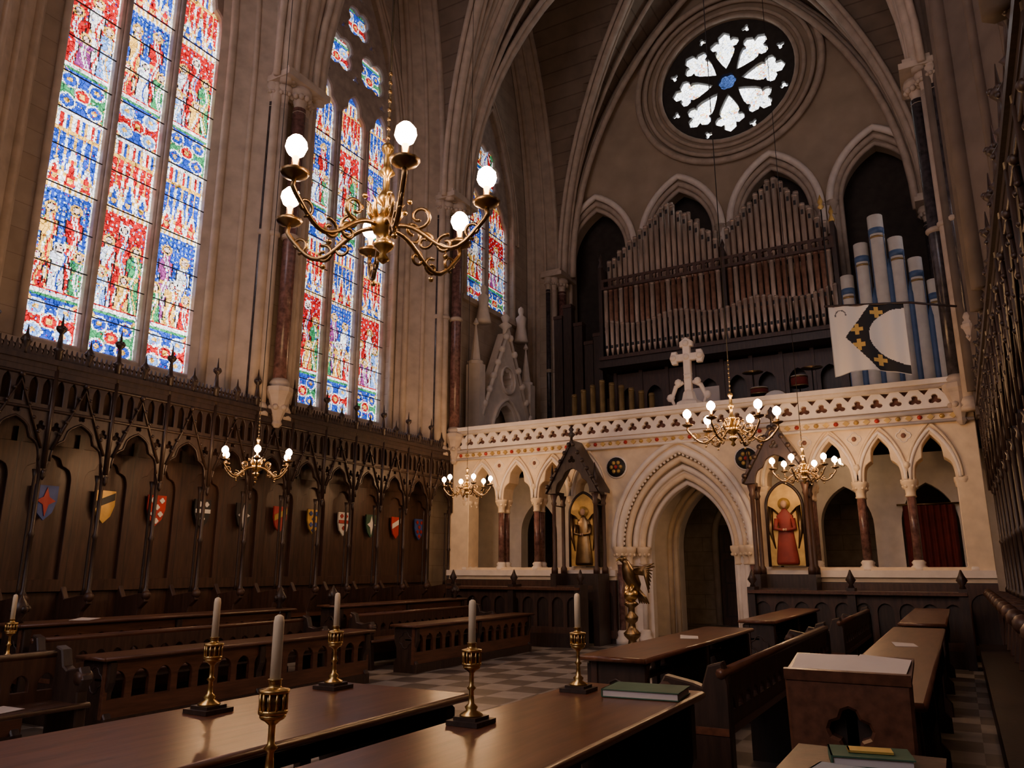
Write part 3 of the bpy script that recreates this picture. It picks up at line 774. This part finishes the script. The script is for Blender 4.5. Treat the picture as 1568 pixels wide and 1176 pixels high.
# drum kit on gallery
mb=MB()
for (dx,dy,r,h,z) in ((-2.9,16.5,.28,.4,4.75),(-2.45,16.4,.17,.22,5.1),(-3.25,16.3,.18,.14,5.0)):
    M=T(dx,dy,z)@(Matrix.Rotation(pi/2,4,'X') if h==.4 else Matrix.Identity(4))
    mb.lathe([(r,0),(r,h)],REDC,M,20); mb.lathe([(r*1.03,0),(r*1.03,.03)],BRASSD,M,20); mb.lathe([(r*.98,h),(r*.98,h+.01)],WHITEP,M,20); mb.lathe([(r*1.03,h-.03),(r*1.03,h)],BRASSD,M,20)
for dx,z in ((-2.2,5.5),(-3.4,5.55)):
    mb.tube([(dx,16.5,4.12),(dx,16.5,z)],.012,IRON,6); mb.lathe([(.22,0),(.03,.04),(.02,.06)],BRASSD,T(dx,16.5,z),20)
    for a in (0,2.1,4.2): mb.tube([(dx,16.5,4.4),(dx+.2*cos(a),16.5+.2*sin(a),4.12)],.01,IRON,5)
for dx in (-2.45,-3.25):
    mb.tube([(dx,16.4,4.12),(dx,16.4,5.1)],.014,IRON,6)
for dx in (-3.1,-2.7): mb.tube([(dx,16.3,4.12),(dx,16.3,4.65)],.014,IRON,6)
mb.build('drum_kit')

# ------------------------------------------------------------------ banner
def ban(u,v):
    if u<.012 or v>.99: return (.5,.48,.42)
    e=((u-1.02)/.5)**2+((v-.47)/.40)**2
    if not(abs(v-.47)<(u-.2)*1.3 and e>1):
        if u<.4 and .012<hypot(u-.16,(v-.13))-.05<.03 and v<.15: return (.12,.12,.12)
        return (.74,.70,.62)
    for (a,b) in ((.64,.12),(.36,.36),(.37,.60),(.63,.84)):
        du,dv=abs(u-a),abs(v-b)
        if (du<.03 and dv<.085) or (dv<.03 and du<.085) or du+dv<.06: return (.62,.40,.10)
    return (.012,.012,.014)
vs=[];fs=[];cols=[]; n=90
BX,BZ,BY=-1.5,5.93,13.95; bw,bh=1.18,1.26
for j in range(n+1):
    for i in range(n+1):
        u,v=i/n,j/n
        vs.append((BX+bw*u, BY+.05*sin(u*9+v*1.5)*v+.02*sin(u*21), BZ-.2*u*.6-bh*v*(1-.08*sin(pi*u))))
for j in range(n):
    for i in range(n):
        fs.append((j*(n+1)+i,j*(n+1)+i+1,(j+1)*(n+1)+i+1,(j+1)*(n+1)+i)); cols.append(ban((i+.5)/n,(j+.5)/n))
me=bpy.data.meshes.new('banner_cloth'); me.from_pydata(vs,[],fs)
at=me.color_attributes.new('Col','FLOAT_COLOR','CORNER'); buf=[]
for p in me.polygons: buf+=[*cols[p.index],1]*p.loop_total
at.data.foreach_set('color',buf); me.materials.append(CLOTH)
for p in me.polygons: p.use_smooth=True
cl=bpy.data.objects.new('cloth',me); SC.collection.objects.link(cl)
mb=MB()
mb.tube([(BX-.06,BY,BZ+.03),(BX+bw+.1,BY,BZ-.13),(.45,14.1,BZ-.27)],.02,OAKD,8)
mb.tube([(BX+.05,BY,BZ+.02),(BX+.05,BY-.02,BZ+1.9)],.012,IRON,6)
mb.lathe([(.0,0),(.06,.05),(.03,.1),(.05,.16),(.005,.3)],GILT,T(BX+.05,BY-.02,BZ+1.85),8)
ob=mb.build('heraldic_banner'); cl.parent=ob

# ------------------------------------------------------------------ choir stalls with canopies
SW=.85
canopy_pl=plate_mesh([(0,2.72),(.02,2.66),(.05,2.75)]+arch(SW/2,SW/2-.06,2.8,.52,12,.07)+[(SW-.05,2.75),(SW-.02,2.66),(SW,2.72),(SW,3.98),(0,3.98)],
    [opening(.09+k*.168,3.52,.055,3.74,.13,6) for k in range(5)]+[foil(.1,3.24,.075,3,4,pi/2),foil(SW-.1,3.24,.075,3,4,pi/2),foil(SW/2,3.415,.055,4,3,pi/4)],.05,.006)
back_pl=plate_mesh(rect(0.01,1.15,SW-.01,3.1),[opening(SW/2,1.3,SW/2-.09,2.62,.36,12,.06)],.05,.006)
crest_pl=plate_mesh([(0,0),(.07,0),(.07,.04),(.055,.09),(.065,.12),(.045,.13),(.035,.19),(.025,.13),(.005,.12),(.015,.09),(0,.04)],[],.03)
arm_pl=plate_mesh([(0,.35),(.5,.35),(.46,.7),(.5,.9),(.6,1.0),(.6,1.08),(.5,1.1),(.2,1.04),(.12,1.2),(0,1.25)],[],.06,.008)
HER=[(BLACKP,WHITEP),(BLACKP,WHITEP),(REDP,YELP),(GILT,BLUEP),(WHITEP,REDP),(GREENP,WHITEP),(REDP,WHITEP),(BLUEP,REDP),(GILT,BLACKP),(REDP,WHITEP)]
def stalls(name, xb, sg, dc, y0, n, base=0):
    mb=MB(); y1=y0+n*SW
    X=lambda d: xb+sg*d
    def bx(d0,ya,z0,d1,yb,z1,m):
        a,b=sorted((X(d0),X(d1))); mb.box(a,ya,z0,b,yb,z1,m)
    def pl(P,d,y,m):
        mb.add(P[0],P[1],m,T(0,y,0)@MX(X(d)))
    AL=dc+.02 if sg>0 else .86
    bx(0.02,y0,0,dc+(.75 if sg>0 else .5),y1,.28,OAKD); bx(.05,y0,.28,.1,y1,4.0,OAKP)
    bx(.05,y0,3.98,dc+.06,y1,4.05,OAKD); bx(dc-.07,y0,4.05,dc+.09,y1,4.12,OAKD); bx(dc-.05,y0,3.9,dc+.05,y1,3.98,OAKD)
    bx(.1,y0,.62,.6,y1,.68,OAKB); bx(.12,y0,.28,.16,y1,.62,OAKD)
    for z in (3.45,3.88): mb.tube([(X(dc+.035),y0,z),(X(dc+.035),y1,z)],.022,OAKD,6)
    for i in range(n+1):
        y=y0+i*SW
        mb.lathe([(.05,0),(.05,.06),(.028,.1),(.028,.75),(.045,.79),(.028,.83),(.028,1.55),(.05,1.62),(.055,1.68)],OAKD,T(X(dc-.02),y,1.08),8)
        mb.lathe([(.035,0),(.02,.1),(.02,1.5),(.04,1.6)],OAKD,T(X(dc-.13),y,1.1),6)
        mb.add([(v.x/.6*AL,v.y,v.z) for v in arm_pl[0]],arm_pl[1],OAKP,Matrix(((sg,0,0,xb),(0,0,-1,y),(0,1,0,0),(0,0,0,1))))
        mb.ball((X(AL-.02),y,1.08),.07,OAKP,8)
        bx(.08,y-.04,1.2,.16,y+.04,3.3,OAKD)
        mb.lathe([(.05,0),(.05,.25),(.075,.28),(.04,.31),(.022,.5),(.06,.54),(.07,.57),(.02,.62),(.004,.78)],OAKD,T(X(dc+.02),y,4.0),6)
        for a in range(4): mb.ball((X(dc+.02)+.05*cos(a*pi/2),y+.05*sin(a*pi/2),4.58),.028,OAKD,6)
        mb.tube([(X(dc+.04),y,2.7),(X(dc+.04),y,4.0)],.03,OAKD,6)
        if i==n: break
        pl(canopy_pl,dc,y,OAKD); pl(back_pl,.13,y,OAKP)
        mb.tube([(X(dc+.045),y+.07,2.95),(X(dc+.045),y+SW/2,3.8),(X(dc+.045),y+SW-.07,2.95)],.022,OAKD,6)
        # secondary cusped moulding under the arch and pendant
        mb.tube([(X(dc+.03),y+a,b) for a,b in arch(SW/2,SW/2-.07,2.8,.53,10,.07)],.016,OAKD,5)
        mb.lathe([(.005,0),(.03,.05),(.02,.09),(.035,.13)],OAKD,T(X(dc+.02),y+.02,2.55),6)
        mb.lathe([(.03,0),(.02,.1),(.055,.18),(.06,.24),(.02,.3),(.004,.42)],OAKD,T(X(dc+.02),y+SW/2,4.1),6)
        for a in range(4): mb.ball((X(dc+.02)+.05*cos(a*pi/2),y+SW/2+.05*sin(a*pi/2),4.31),.026,OAKD,6)
        mb.ball((X(dc+.05),y+SW/2,3.86),.04,OAKD,6)
        for q in range(1,5):
            t=q/5
            for s2 in (-1,1): mb.ball((X(dc+.06),y+SW/2+s2*(SW/2-.07)*(1-t),2.99+.85*t),.026,OAKD,5)
        for k in range(12): mb.add(crest_pl[0],crest_pl[1],OAKD,T(0,y+.0708*k,4.12)@MX(X(dc+.02)))
        c=y+SW/2; m1,m2=HER[(i+base)%len(HER)]
        K=1.3
        def S(a,b): return (c+(a)*K, 2.33+(b-2.33)*K)
        sh=[S(-.12,2.5),S(.12,2.5),S(.12,2.34),S(.08,2.22),S(0,2.14),S(-.08,2.22),S(-.12,2.34)]
        mb.plate(sh,[],.03,m1,MX(X(.18)))
        kind=(i+base)%4; e=X(.20)
        def fo(a,b,r,k_): q=S(a,b); return foil(q[0],q[1],r*K,k_,3)
        if kind==0: mb.plate([S(-.11,2.3),S(-.11,2.38),S(.11,2.48),S(.11,2.4)],[],.02,m2,MX(e))
        elif kind==1:
            for a,b in ((-.06,2.44),(.06,2.44),(0,2.36),(-.05,2.28),(.05,2.28),(0,2.2)): mb.plate(fo(a,b,.035,4),[],.02,m2,MX(e))
        elif kind==2:
            mb.plate([S(-.11,2.33),S(.11,2.33),S(.11,2.38),S(-.11,2.38)],[],.02,m2,MX(e)); mb.plate(fo(0,2.26,.035,4),[],.02,m2,MX(e)); mb.plate(fo(-.05,2.44,.035,4),[],.02,m2,MX(e)); mb.plate(fo(.05,2.44,.035,4),[],.02,m2,MX(e))
        else: mb.plate([S(0,2.48),S(.03,2.38),S(.1,2.34),S(.03,2.3),S(0,2.18),S(-.03,2.3),S(-.1,2.34),S(-.03,2.38)],[],.02,m2,MX(e))
    return mb.build(name)
stalls('canopied_choir_stalls',-10.87,1,.75,-.36,18)
stalls('canopied_choir_stalls',1.17,-1,.55,-.36,18,3)

# ------------------------------------------------------------------ desks & benches
def endpanel(mb,xa,xb,y,zt,mat):
    w=xb-xa; c=(xa+xb)/2
    out=[(xa,0),(xb,0),(xb,.12),(xb-.05,.18),(xb-.04,zt*.55),(xb,zt*.7),(xb,zt-.02),(xb-.03,zt),(xa+.03,zt),(xa,zt-.02),(xa,zt*.7),(xa+.04,zt*.55),(xa+.05,.18),(xa,.12)]
    mb.plate(out,[],.06,mat,MY(y),.01)
    mb.tube([(a,y-.04,b) for a,b in foil(c,zt*.72,min(w*.3,.13),4,4)],.01,mat,5,closed=True)
    mb.tube([(a,y+.04,b) for a,b in foil(c,zt*.72,min(w*.3,.13),4,4)],.01,mat,5,closed=True)
def desk(name,xa,xb,y0,y1,z,mat=None,face=-1,poppy=False,pm=None):
    mat=mat or OAK; pm=pm or OAKP
    mb=MB()
    mb.box(xa,y0,z-.035,xb,y1,z,mat)
    for xx in (xa,xb): mb.tube([(xx,y0,z-.018),(xx,y1,z-.018)],.018,mat,8)
    for yy in (y0,y1): mb.tube([(xa,yy,z-.018),(xb,yy,z-.018)],.018,mat,8)
    n=max(2,int((y1-y0)/.24)); w=(y1-y0-.1)/n
    xf=xa+.08 if face<0 else xb-.08
    mb.plate(rect(y0+.05,.12,y1-.05,z-.04),[opening(y0+.05+w*(i+.5),z*.42,w*.36,z-.08-w*.62,w*.42,6) for i in range(n)],.04,pm,MX(xf),.004)
    mb.box(xf-.05,y0+.05,0,xf+.05,y1-.05,.12,OAKD)
    xs=xa+(xb-xa)*.5
    mb.box(min(xf,xs),y0+.06,z-.22,max(xf,xs),y1-.06,z-.2,OAKD)
    k=max(1,round((y1-y0)/1.6))
    for i in range(k+1):
        endpanel(mb,xa+.03,xb-.03,y0+.1+(y1-y0-.2)*i/k,z-.04,OAKD)
    if poppy:
        for yy in (y0+.1,y1-.1):
            mb.lathe([(.05,0),(.03,.04),(.07,.1),(.085,.16),(.05,.22),(.02,.26),(.005,.3)],OAKD,T((xa+xb)/2,yy,z),8)
            for a in range(4): mb.ball(((xa+xb)/2+.07*cos(a*pi/2),yy+.07*sin(a*pi/2),z+.14),.04,OAKD,6)
    return mb.build(name)
def bench(name,xa,xb,y0,y1,zs,back,bz,mat=None):
    mat=mat or OAKB
    mb=MB()
    mb.box(xa,y0,zs-.04,xb,y1,zs,mat); mb.tube([(xa if back>0 else xb,y0,zs-.02),(xa if back>0 else xb,y1,zs-.02)],.02,mat,8)
    xbk=xb-.03 if back>0 else xa+.03
    n=int((y1-y0)/.2); w=(y1-y0-.1)/n
    mb.plate(rect(y0+.05,zs,y1-.05,bz),[opening(y0+.05+w*(i+.5),zs+.08,w*.34,bz-.1-w*.5,w*.4,5) for i in range(n)],.035,OAKP,MX(xbk),.004)
    mb.tube([(xbk,y0,bz+.01),(xbk,y1,bz+.01)],.03,mat,8)
    k=max(1,round((y1-y0)/1.6))
    for i in range(k+1):
        yy=y0+.05+(y1-y0-.1)*i/k
        if 0<i<k: mb.box(xa+.05,yy-.03,0,xb-.05,yy+.03,zs-.04,OAKD)
        else:
            s_=1 if back>0 else -1; c0=xa if back>0 else xb
            w2=xb-xa
            out=[(c0,0),(c0+s_*w2,0),(c0+s_*w2,bz-.05),(c0+s_*(w2-.03),bz+.06),(c0+s_*(w2-.1),bz+.04),(c0+s_*(w2-.14),bz-.08),(c0+s_*.2,zs+.22),(c0+s_*.04,zs+.25),(c0-s_*.01,zs+.17),(c0+s_*.04,zs+.08),(c0+s_*.02,zs*.5)]
            mb.plate(out,[],.07,OAKD,MY(yy),.01)
            mb.lathe([(.05,-.05),(.05,.05)],OAKP,T(c0+s_*.04,yy,zs+.18)@Matrix.Rotation(pi/2,4,'X'),10)
    return mb.build(name)
desk('choir_desk',-2.95,-2.12,-.4,3.3,.87,face=-1)
desk('choir_desk',-1.80,-1.16,-.4,3.92,.87,face=-1)
desk('choir_desk',-2.35,-1.88,5.1,8.2,.87,face=-1)
bench('choir_bench',-1.62,-1.22,4.6,8.6,.58,1,.86)
desk('choir_desk',-.62,-.2,3.85,8.6,.9,face=-1,mat=OAKB)
desk('choir_desk',-2.3,-1.9,9.4,12.6,.87,face=-1)
bench('choir_bench',-1.6,-1.2,9.5,12.6,.55,1,.85)
desk('choir_desk',-.62,-.2,9.3,12.8,.9,face=-1,mat=OAKB)
for (a,b) in ((.2,4.0),(4.6,8.4),(9.3,12.9)):
    desk('choir_desk',-7.3,-6.85,a,b,.66,face=1,mat=OAKB,pm=OAKB)
    bench('choir_bench',-8.1,-7.65,a,b,.42,-1,.74)
    desk('choir_desk',-8.75,-8.3,a,b,.9,face=1,mat=OAKB,poppy=True,pm=OAKB)
bench('choir_bench',-6.35,-5.95,.6,3.9,.45,-1,.78,mat=OAKP)

# ------------------------------------------------------------------ books, papers, reading stand
mb=MB()
M=T(-.42,3.42,1.06)@Matrix.Rotation(radians(9),4,'X')
mb.box(-.22,-.15,0,.22,.16,.02,OAKB,M); mb.box(-.22,-.16,0,.22,-.14,.04,OAKB,M)
mb.plate([(-.62,.0),(-.22,.0),(-.24,.2),(-.22,.5),(-.21,1.03),(-.63,1.03),(-.62,.5),(-.60,.2)],[foil(-.42,.87,.085,4,4)],.05,OAKB,MY(3.3),.01)
mb.box(-.62,3.28,0,-.22,3.58,.06,OAKD); mb.box(-.44,3.33,.06,-.4,3.55,1.04,OAKD); mb.box(-.6,3.33,.1,-.24,3.345,1.0,OAKD)
mb.add([(-.2,-.13,.021),(.04,-.11,.021),(.02,.13,.021),(-.21,.12,.021),(-.2,-.13,.026),(.04,-.11,.024),(.02,.13,.03),(-.21,.12,.026)],[(0,3,2,1),(4,5,6,7),(0,1,5,4),(1,2,6,5),(2,3,7,6),(3,0,4,7)],PAPER,M)
mb.add([(.0,-.1,.027),(.2,-.13,.022),(.215,.1,.022),(.03,.12,.03),(.0,-.1,.03),(.2,-.13,.025),(.215,.1,.028),(.03,.12,.036)],[(0,3,2,1),(4,5,6,7),(0,1,5,4),(1,2,6,5),(2,3,7,6),(3,0,4,7)],PAPER,M)
mb.build('reading_stand')
def book(name,x,y,z,w,l,h,cover,rot=0):
    mb=MB(); M=T(x,y,z)@RZ(rot)
    mb.box(-w/2,-l/2,0,w/2,l/2,.004,cover,M); mb.box(-w/2,-l/2,h-.004,w/2,l/2,h,cover,M); mb.box(-w/2,-l/2,0,-w/2+.005,l/2,h,cover,M)
    mb.box(-w/2+.005,-l/2+.006,.004,w/2-.006,l/2-.006,h-.004,PAPER,M); mb.build(name)
book('green_folio',-1.35,3.66,.872,.36,.26,.035,GREENP,.1)
mb=MB(); mb.box(-.50,1.3,.0,-.12,2.75,.86,OAKD); mb.box(-.52,1.25,.86,-.10,2.8,.9,OAKP)
for k in range(2): mb.plate(opening(-.4+k*.16,.12,.06,.65,.09,6),[],.02,OAKP,MY(1.29))
mb.build('book_shelf_desk')
book('service_book',-.29,2.62,.901,.22,.15,.03,GREENP,.2)
book('music_folder',-.31,2.40,.901,.22,.15,.018,BLUEB,-.15)
book('hymn_booklet',-.29,2.62,.933,.12,.06,.006,YELP,.2)
def sheet(x,y,z,rot,w=.21,l=.3):
    mb=MB(); M=T(x,y,z+.003)@RZ(rot)
    mb.add([(-w/2,-l/2,0),(w/2,-l/2,0),(w/2,l/2,.004),(-w/2,l/2,.012),(-w/2,-l/2,-.002),(w/2,-l/2,-.002),(w/2,l/2,.002),(-w/2,l/2,.01)],[(0,1,2,3),(7,6,5,4),(0,4,5,1),(2,6,7,3),(1,5,6,2),(0,3,7,4)],PAPER,M)
    mb.build('paper_sheet')
sheet(-.42,6.6,.9,.2,.15,.21); sheet(-2.1,6.8,.87,.3,.15,.21)
sheet(-7.1,2.8,.66,.3); sheet(-8.5,5.4,.9,.6); sheet(-6.12,3.3,.45,.2)

# ------------------------------------------------------------------ candlesticks
def cs_mesh():
    mb=MB()
    mb.box(-.07,-.07,0.001,.07,.07,.018,OAKD); mb.box(-.05,-.05,.018,.05,.05,.03,OAKD)
    mb.lathe([(.045,.03),(.045,.036),(.02,.05),(.026,.062),(.012,.075),(.009,.12),(.018,.13),(.009,.14),(.009,.185),(.02,.195),(.03,.2),(.034,.205),(.034,.212)],BRASS,None,14)
    mb.lathe([(.036,.212),(.038,.215),(.038,.222),(.034,.224)],BRASS,None,14)
    mb.lathe([(.030,.222),(.030,.262)],BRASSD,None,12)
    for j in range(12):
        a=2*pi*j/12; mb.tube([(.034*cos(a),.034*sin(a),.22),(.034*cos(a),.034*sin(a),.265)],.004,BRASS,5)
    mb.lathe([(.035,.262),(.040,.265),(.040,.272),(.02,.276),(.017,.28),(.017,.295),(.02,.297)],BRASS,None,14)
    mb.lathe([(.0145,.285),(.0145,.44),(.012,.455),(.004,.46)],WAX,None,12)
    mb.tube([(0,0,.458),(0,.002,.468)],.0015,BLACKP,5)
    return mb
csn=None
for (x,y,z,s_) in ((-1.60,1.56,.87,1),(-1.70,2.68,.87,1),(-1.68,3.62,.87,1),(-2.78,2.35,.87,1),(-2.78,3.1,.87,1),(-7.08,3.85,.66,1.25)):
    if csn is None:
        csn=cs_mesh().build('altar_candlestick'); ob=csn
    else:
        ob=bpy.data.objects.new('altar_candlestick',csn.data); SC.collection.objects.link(ob)
    ob.location=(x,y,z); ob.scale=(s_,s_,s_)

# ------------------------------------------------------------------ chandeliers
mb=MB()
mb.lathe([(.004,-.20),(.03,-.18),(.012,-.15),(.045,-.12),(.05,-.10),(.02,-.075),(.05,-.05),(.065,-.01),(.06,.02),(.025,.05),(.02,.09),(.045,.11),(.035,.14),(.018,.17),(.016,.24),(.04,.26),(.02,.29),(.014,.36),(.03,.38),(.03,.40),(.01,.42)],BRASS,None,14)
for j in range(8):
    a=2*pi*j/8; mb.tube([(.045*cos(a),.045*sin(a),.0),(.075*cos(a),.075*sin(a),.05),(.07*cos(a),.07*sin(a),.09),(.09*cos(a),.09*sin(a),.11)],[.01,.012,.008,.003],BRASS,5)
for j in range(6):
    R=RZ(2*pi*j/6+radians(18))
    P=[]
    for k in range(15):
        t=k/14; P.append((.05+.43*t,0,-.03+.055*sin(t*pi*2.0+.2)*(1-.3*t)-.09*sin(t*pi)))
    P+= [(.495,0,.0),(.49,0,.04)]
    mb.tube(P,.012,BRASSD,6,R)
    def spiral(cx,cz,r0,turns,s0,n=16): return [(cx+r0*(1-.75*k/n)*cos(s0+turns*2*pi*k/n),0,cz+r0*(1-.75*k/n)*sin(s0+turns*2*pi*k/n)) for k in range(n+1)]
    mb.tube(spiral(.17,.02,.065,1.2,pi*1.2),.009,BRASSD,5,R); mb.tube(spiral(.30,-.13,.05,1.1,pi*.4),.009,BRASSD,5,R)
    mb.tube(spiral(.43,-.07,.045,-1.1,pi*1.5),.008,BRASSD,5,R); mb.tube(spiral(.20,-.11,.045,-1.1,pi*.5),.008,BRASSD,5,R)
    mb.ball(R@V((.3,0,-.19)),.014,BRASS,6); mb.ball(R@V((.12,0,.1)),.014,BRASS,6)
    mb.lathe([(.008,0),(.02,.005),(.055,.02),(.065,.035),(.06,.036),(.02,.03),(.018,.05),(.024,.055),(.024,.06),(.016,.065),(.016,.11)],BRASSD,R@T(.49,0,.03),12)
    mb.lathe([(.014,0),(.036,.018),(.047,.045),(.042,.075),(.022,.098),(.003,.108)],BULB,R@T(.49,0,.135),10)
cme=None
for (x,y,z) in ((-2.16,2.6,3.02),(-2.05,8.65,2.98),(-2.05,13.35,3.0),(-8.55,7.7,2.86),(-8.6,13.3,3.05)):
    if cme is None: ob=mb.build('brass_chandelier'); cme=ob.data
    else: ob=bpy.data.objects.new('brass_chandelier',cme); SC.collection.objects.link(ob)
    ob.location=(x,y,z)
    m2=MB()
    bay=[b for b in BAYS if b[0]<=y<b[1]][0]; yc=(bay[0]+bay[1])/2; hb=(bay[1]-bay[0])/2-PH
    zt=Z0+H*max(g((x-CX)/HS),g((y-yc)/hb))-z
    m2.tube([(0,0,.41),(0,0,zt)],.006,IRON,5)
    for k in range(8): m2.ball((0,0,.45+.05*k),.012,BRASSD,6)
    c=m2.build('suspension_rod',ob)

# ------------------------------------------------------------------ brass eagle lectern
mb=MB()
mb.lathe([(.30,0),(.30,.06),(.24,.1),(.26,.14),(.14,.2),(.07,.3),(.06,.36),(.12,.42),(.13,.47),(.06,.54),(.05,.62),(.09,.66),(.10,.72),(.05,.78),(.05,.86),(.12,.92),(.04,.98)],BRASSD,None,16)
for a in range(4): mb.tube([(.2*cos(a*pi/2+.78),.2*sin(a*pi/2+.78),.12),(.32*cos(a*pi/2+.78),.32*sin(a*pi/2+.78),.1),(.36*cos(a*pi/2+.78),.36*sin(a*pi/2+.78),.02)],[.05,.06,.05],BRASSD,8)
mb.ball((0,0,1.06),.11,BRASS,16)
mb.tube([(0,.12,1.08),(0,.08,1.2),(0,.0,1.36),(0,-.06,1.5),(0,-.08,1.58),(0,-.12,1.62)],[.03,.1,.12,.085,.055,.05],BRASSD,12)
mb.ball((0,-.13,1.63),.058,BRASSD,10,(.9,1.15,.95)); mb.tube([(0,-.17,1.635),(0,-.23,1.62),(0,-.245,1.585)],[.026,.016,.003],BRASS,8)
for sg in (-1,1):
    mb.ball((sg*.04,-.17,1.65),.009,BLACKP,6)
    for f in range(9):    # wing feathers
        t=f/8
        root=(sg*(.08+.04*t),.02,1.45-.04*t); mid=(sg*(.26+.06*t-.04*t*t),.08,1.5-.12*t); tip=(sg*(.40-.16*t),.16,1.56-.46*t)
        mb.tube([root,mid,tip],[.03,.03,.008],BRASSD,6)
    mb.tube([(sg*.05,.0,1.22),(sg*.07,-.03,1.14),(sg*.07,-.06,1.1)],[.04,.03,.02],BRASS,8)
for f in range(5): mb.tube([(0,.1,1.18),((f-2)*.04,.2,1.02),((f-2)*.06,.24,.92)],[.03,.028,.01],BRASSD,6)
mb.box(-.26,.02,1.52,.26,.06,1.54,BRASSD,Matrix.Rotation(radians(-8),4,'X'))
ob=mb.build('eagle_lectern'); ob.location=(-4.62,12.0,0); ob.rotation_euler=(0,0,radians(-35)); ob.scale=(1.05,1.05,.98)

# ------------------------------------------------------------------ world & camera
w=bpy.data.worlds.new('World'); SC.world=w; w.use_nodes=True
w.node_tree.nodes['Background'].inputs['Color'].default_value=(.5,.6,.8,1); w.node_tree.nodes['Background'].inputs['Strength'].default_value=.3

cam=bpy.data.cameras.new('Camera'); co=bpy.data.objects.new('Camera',cam); SC.collection.objects.link(co)
cam.lens=27.02; cam.sensor_width=36; cam.clip_start=.05
psi=radians(29.55); th=radians(13.5)
F=V((-sin(psi)*cos(th),cos(psi)*cos(th),sin(th)))
co.location=(0,0,1.45); co.rotation_euler=F.to_track_quat('-Z','Y').to_euler()
SC.camera=co
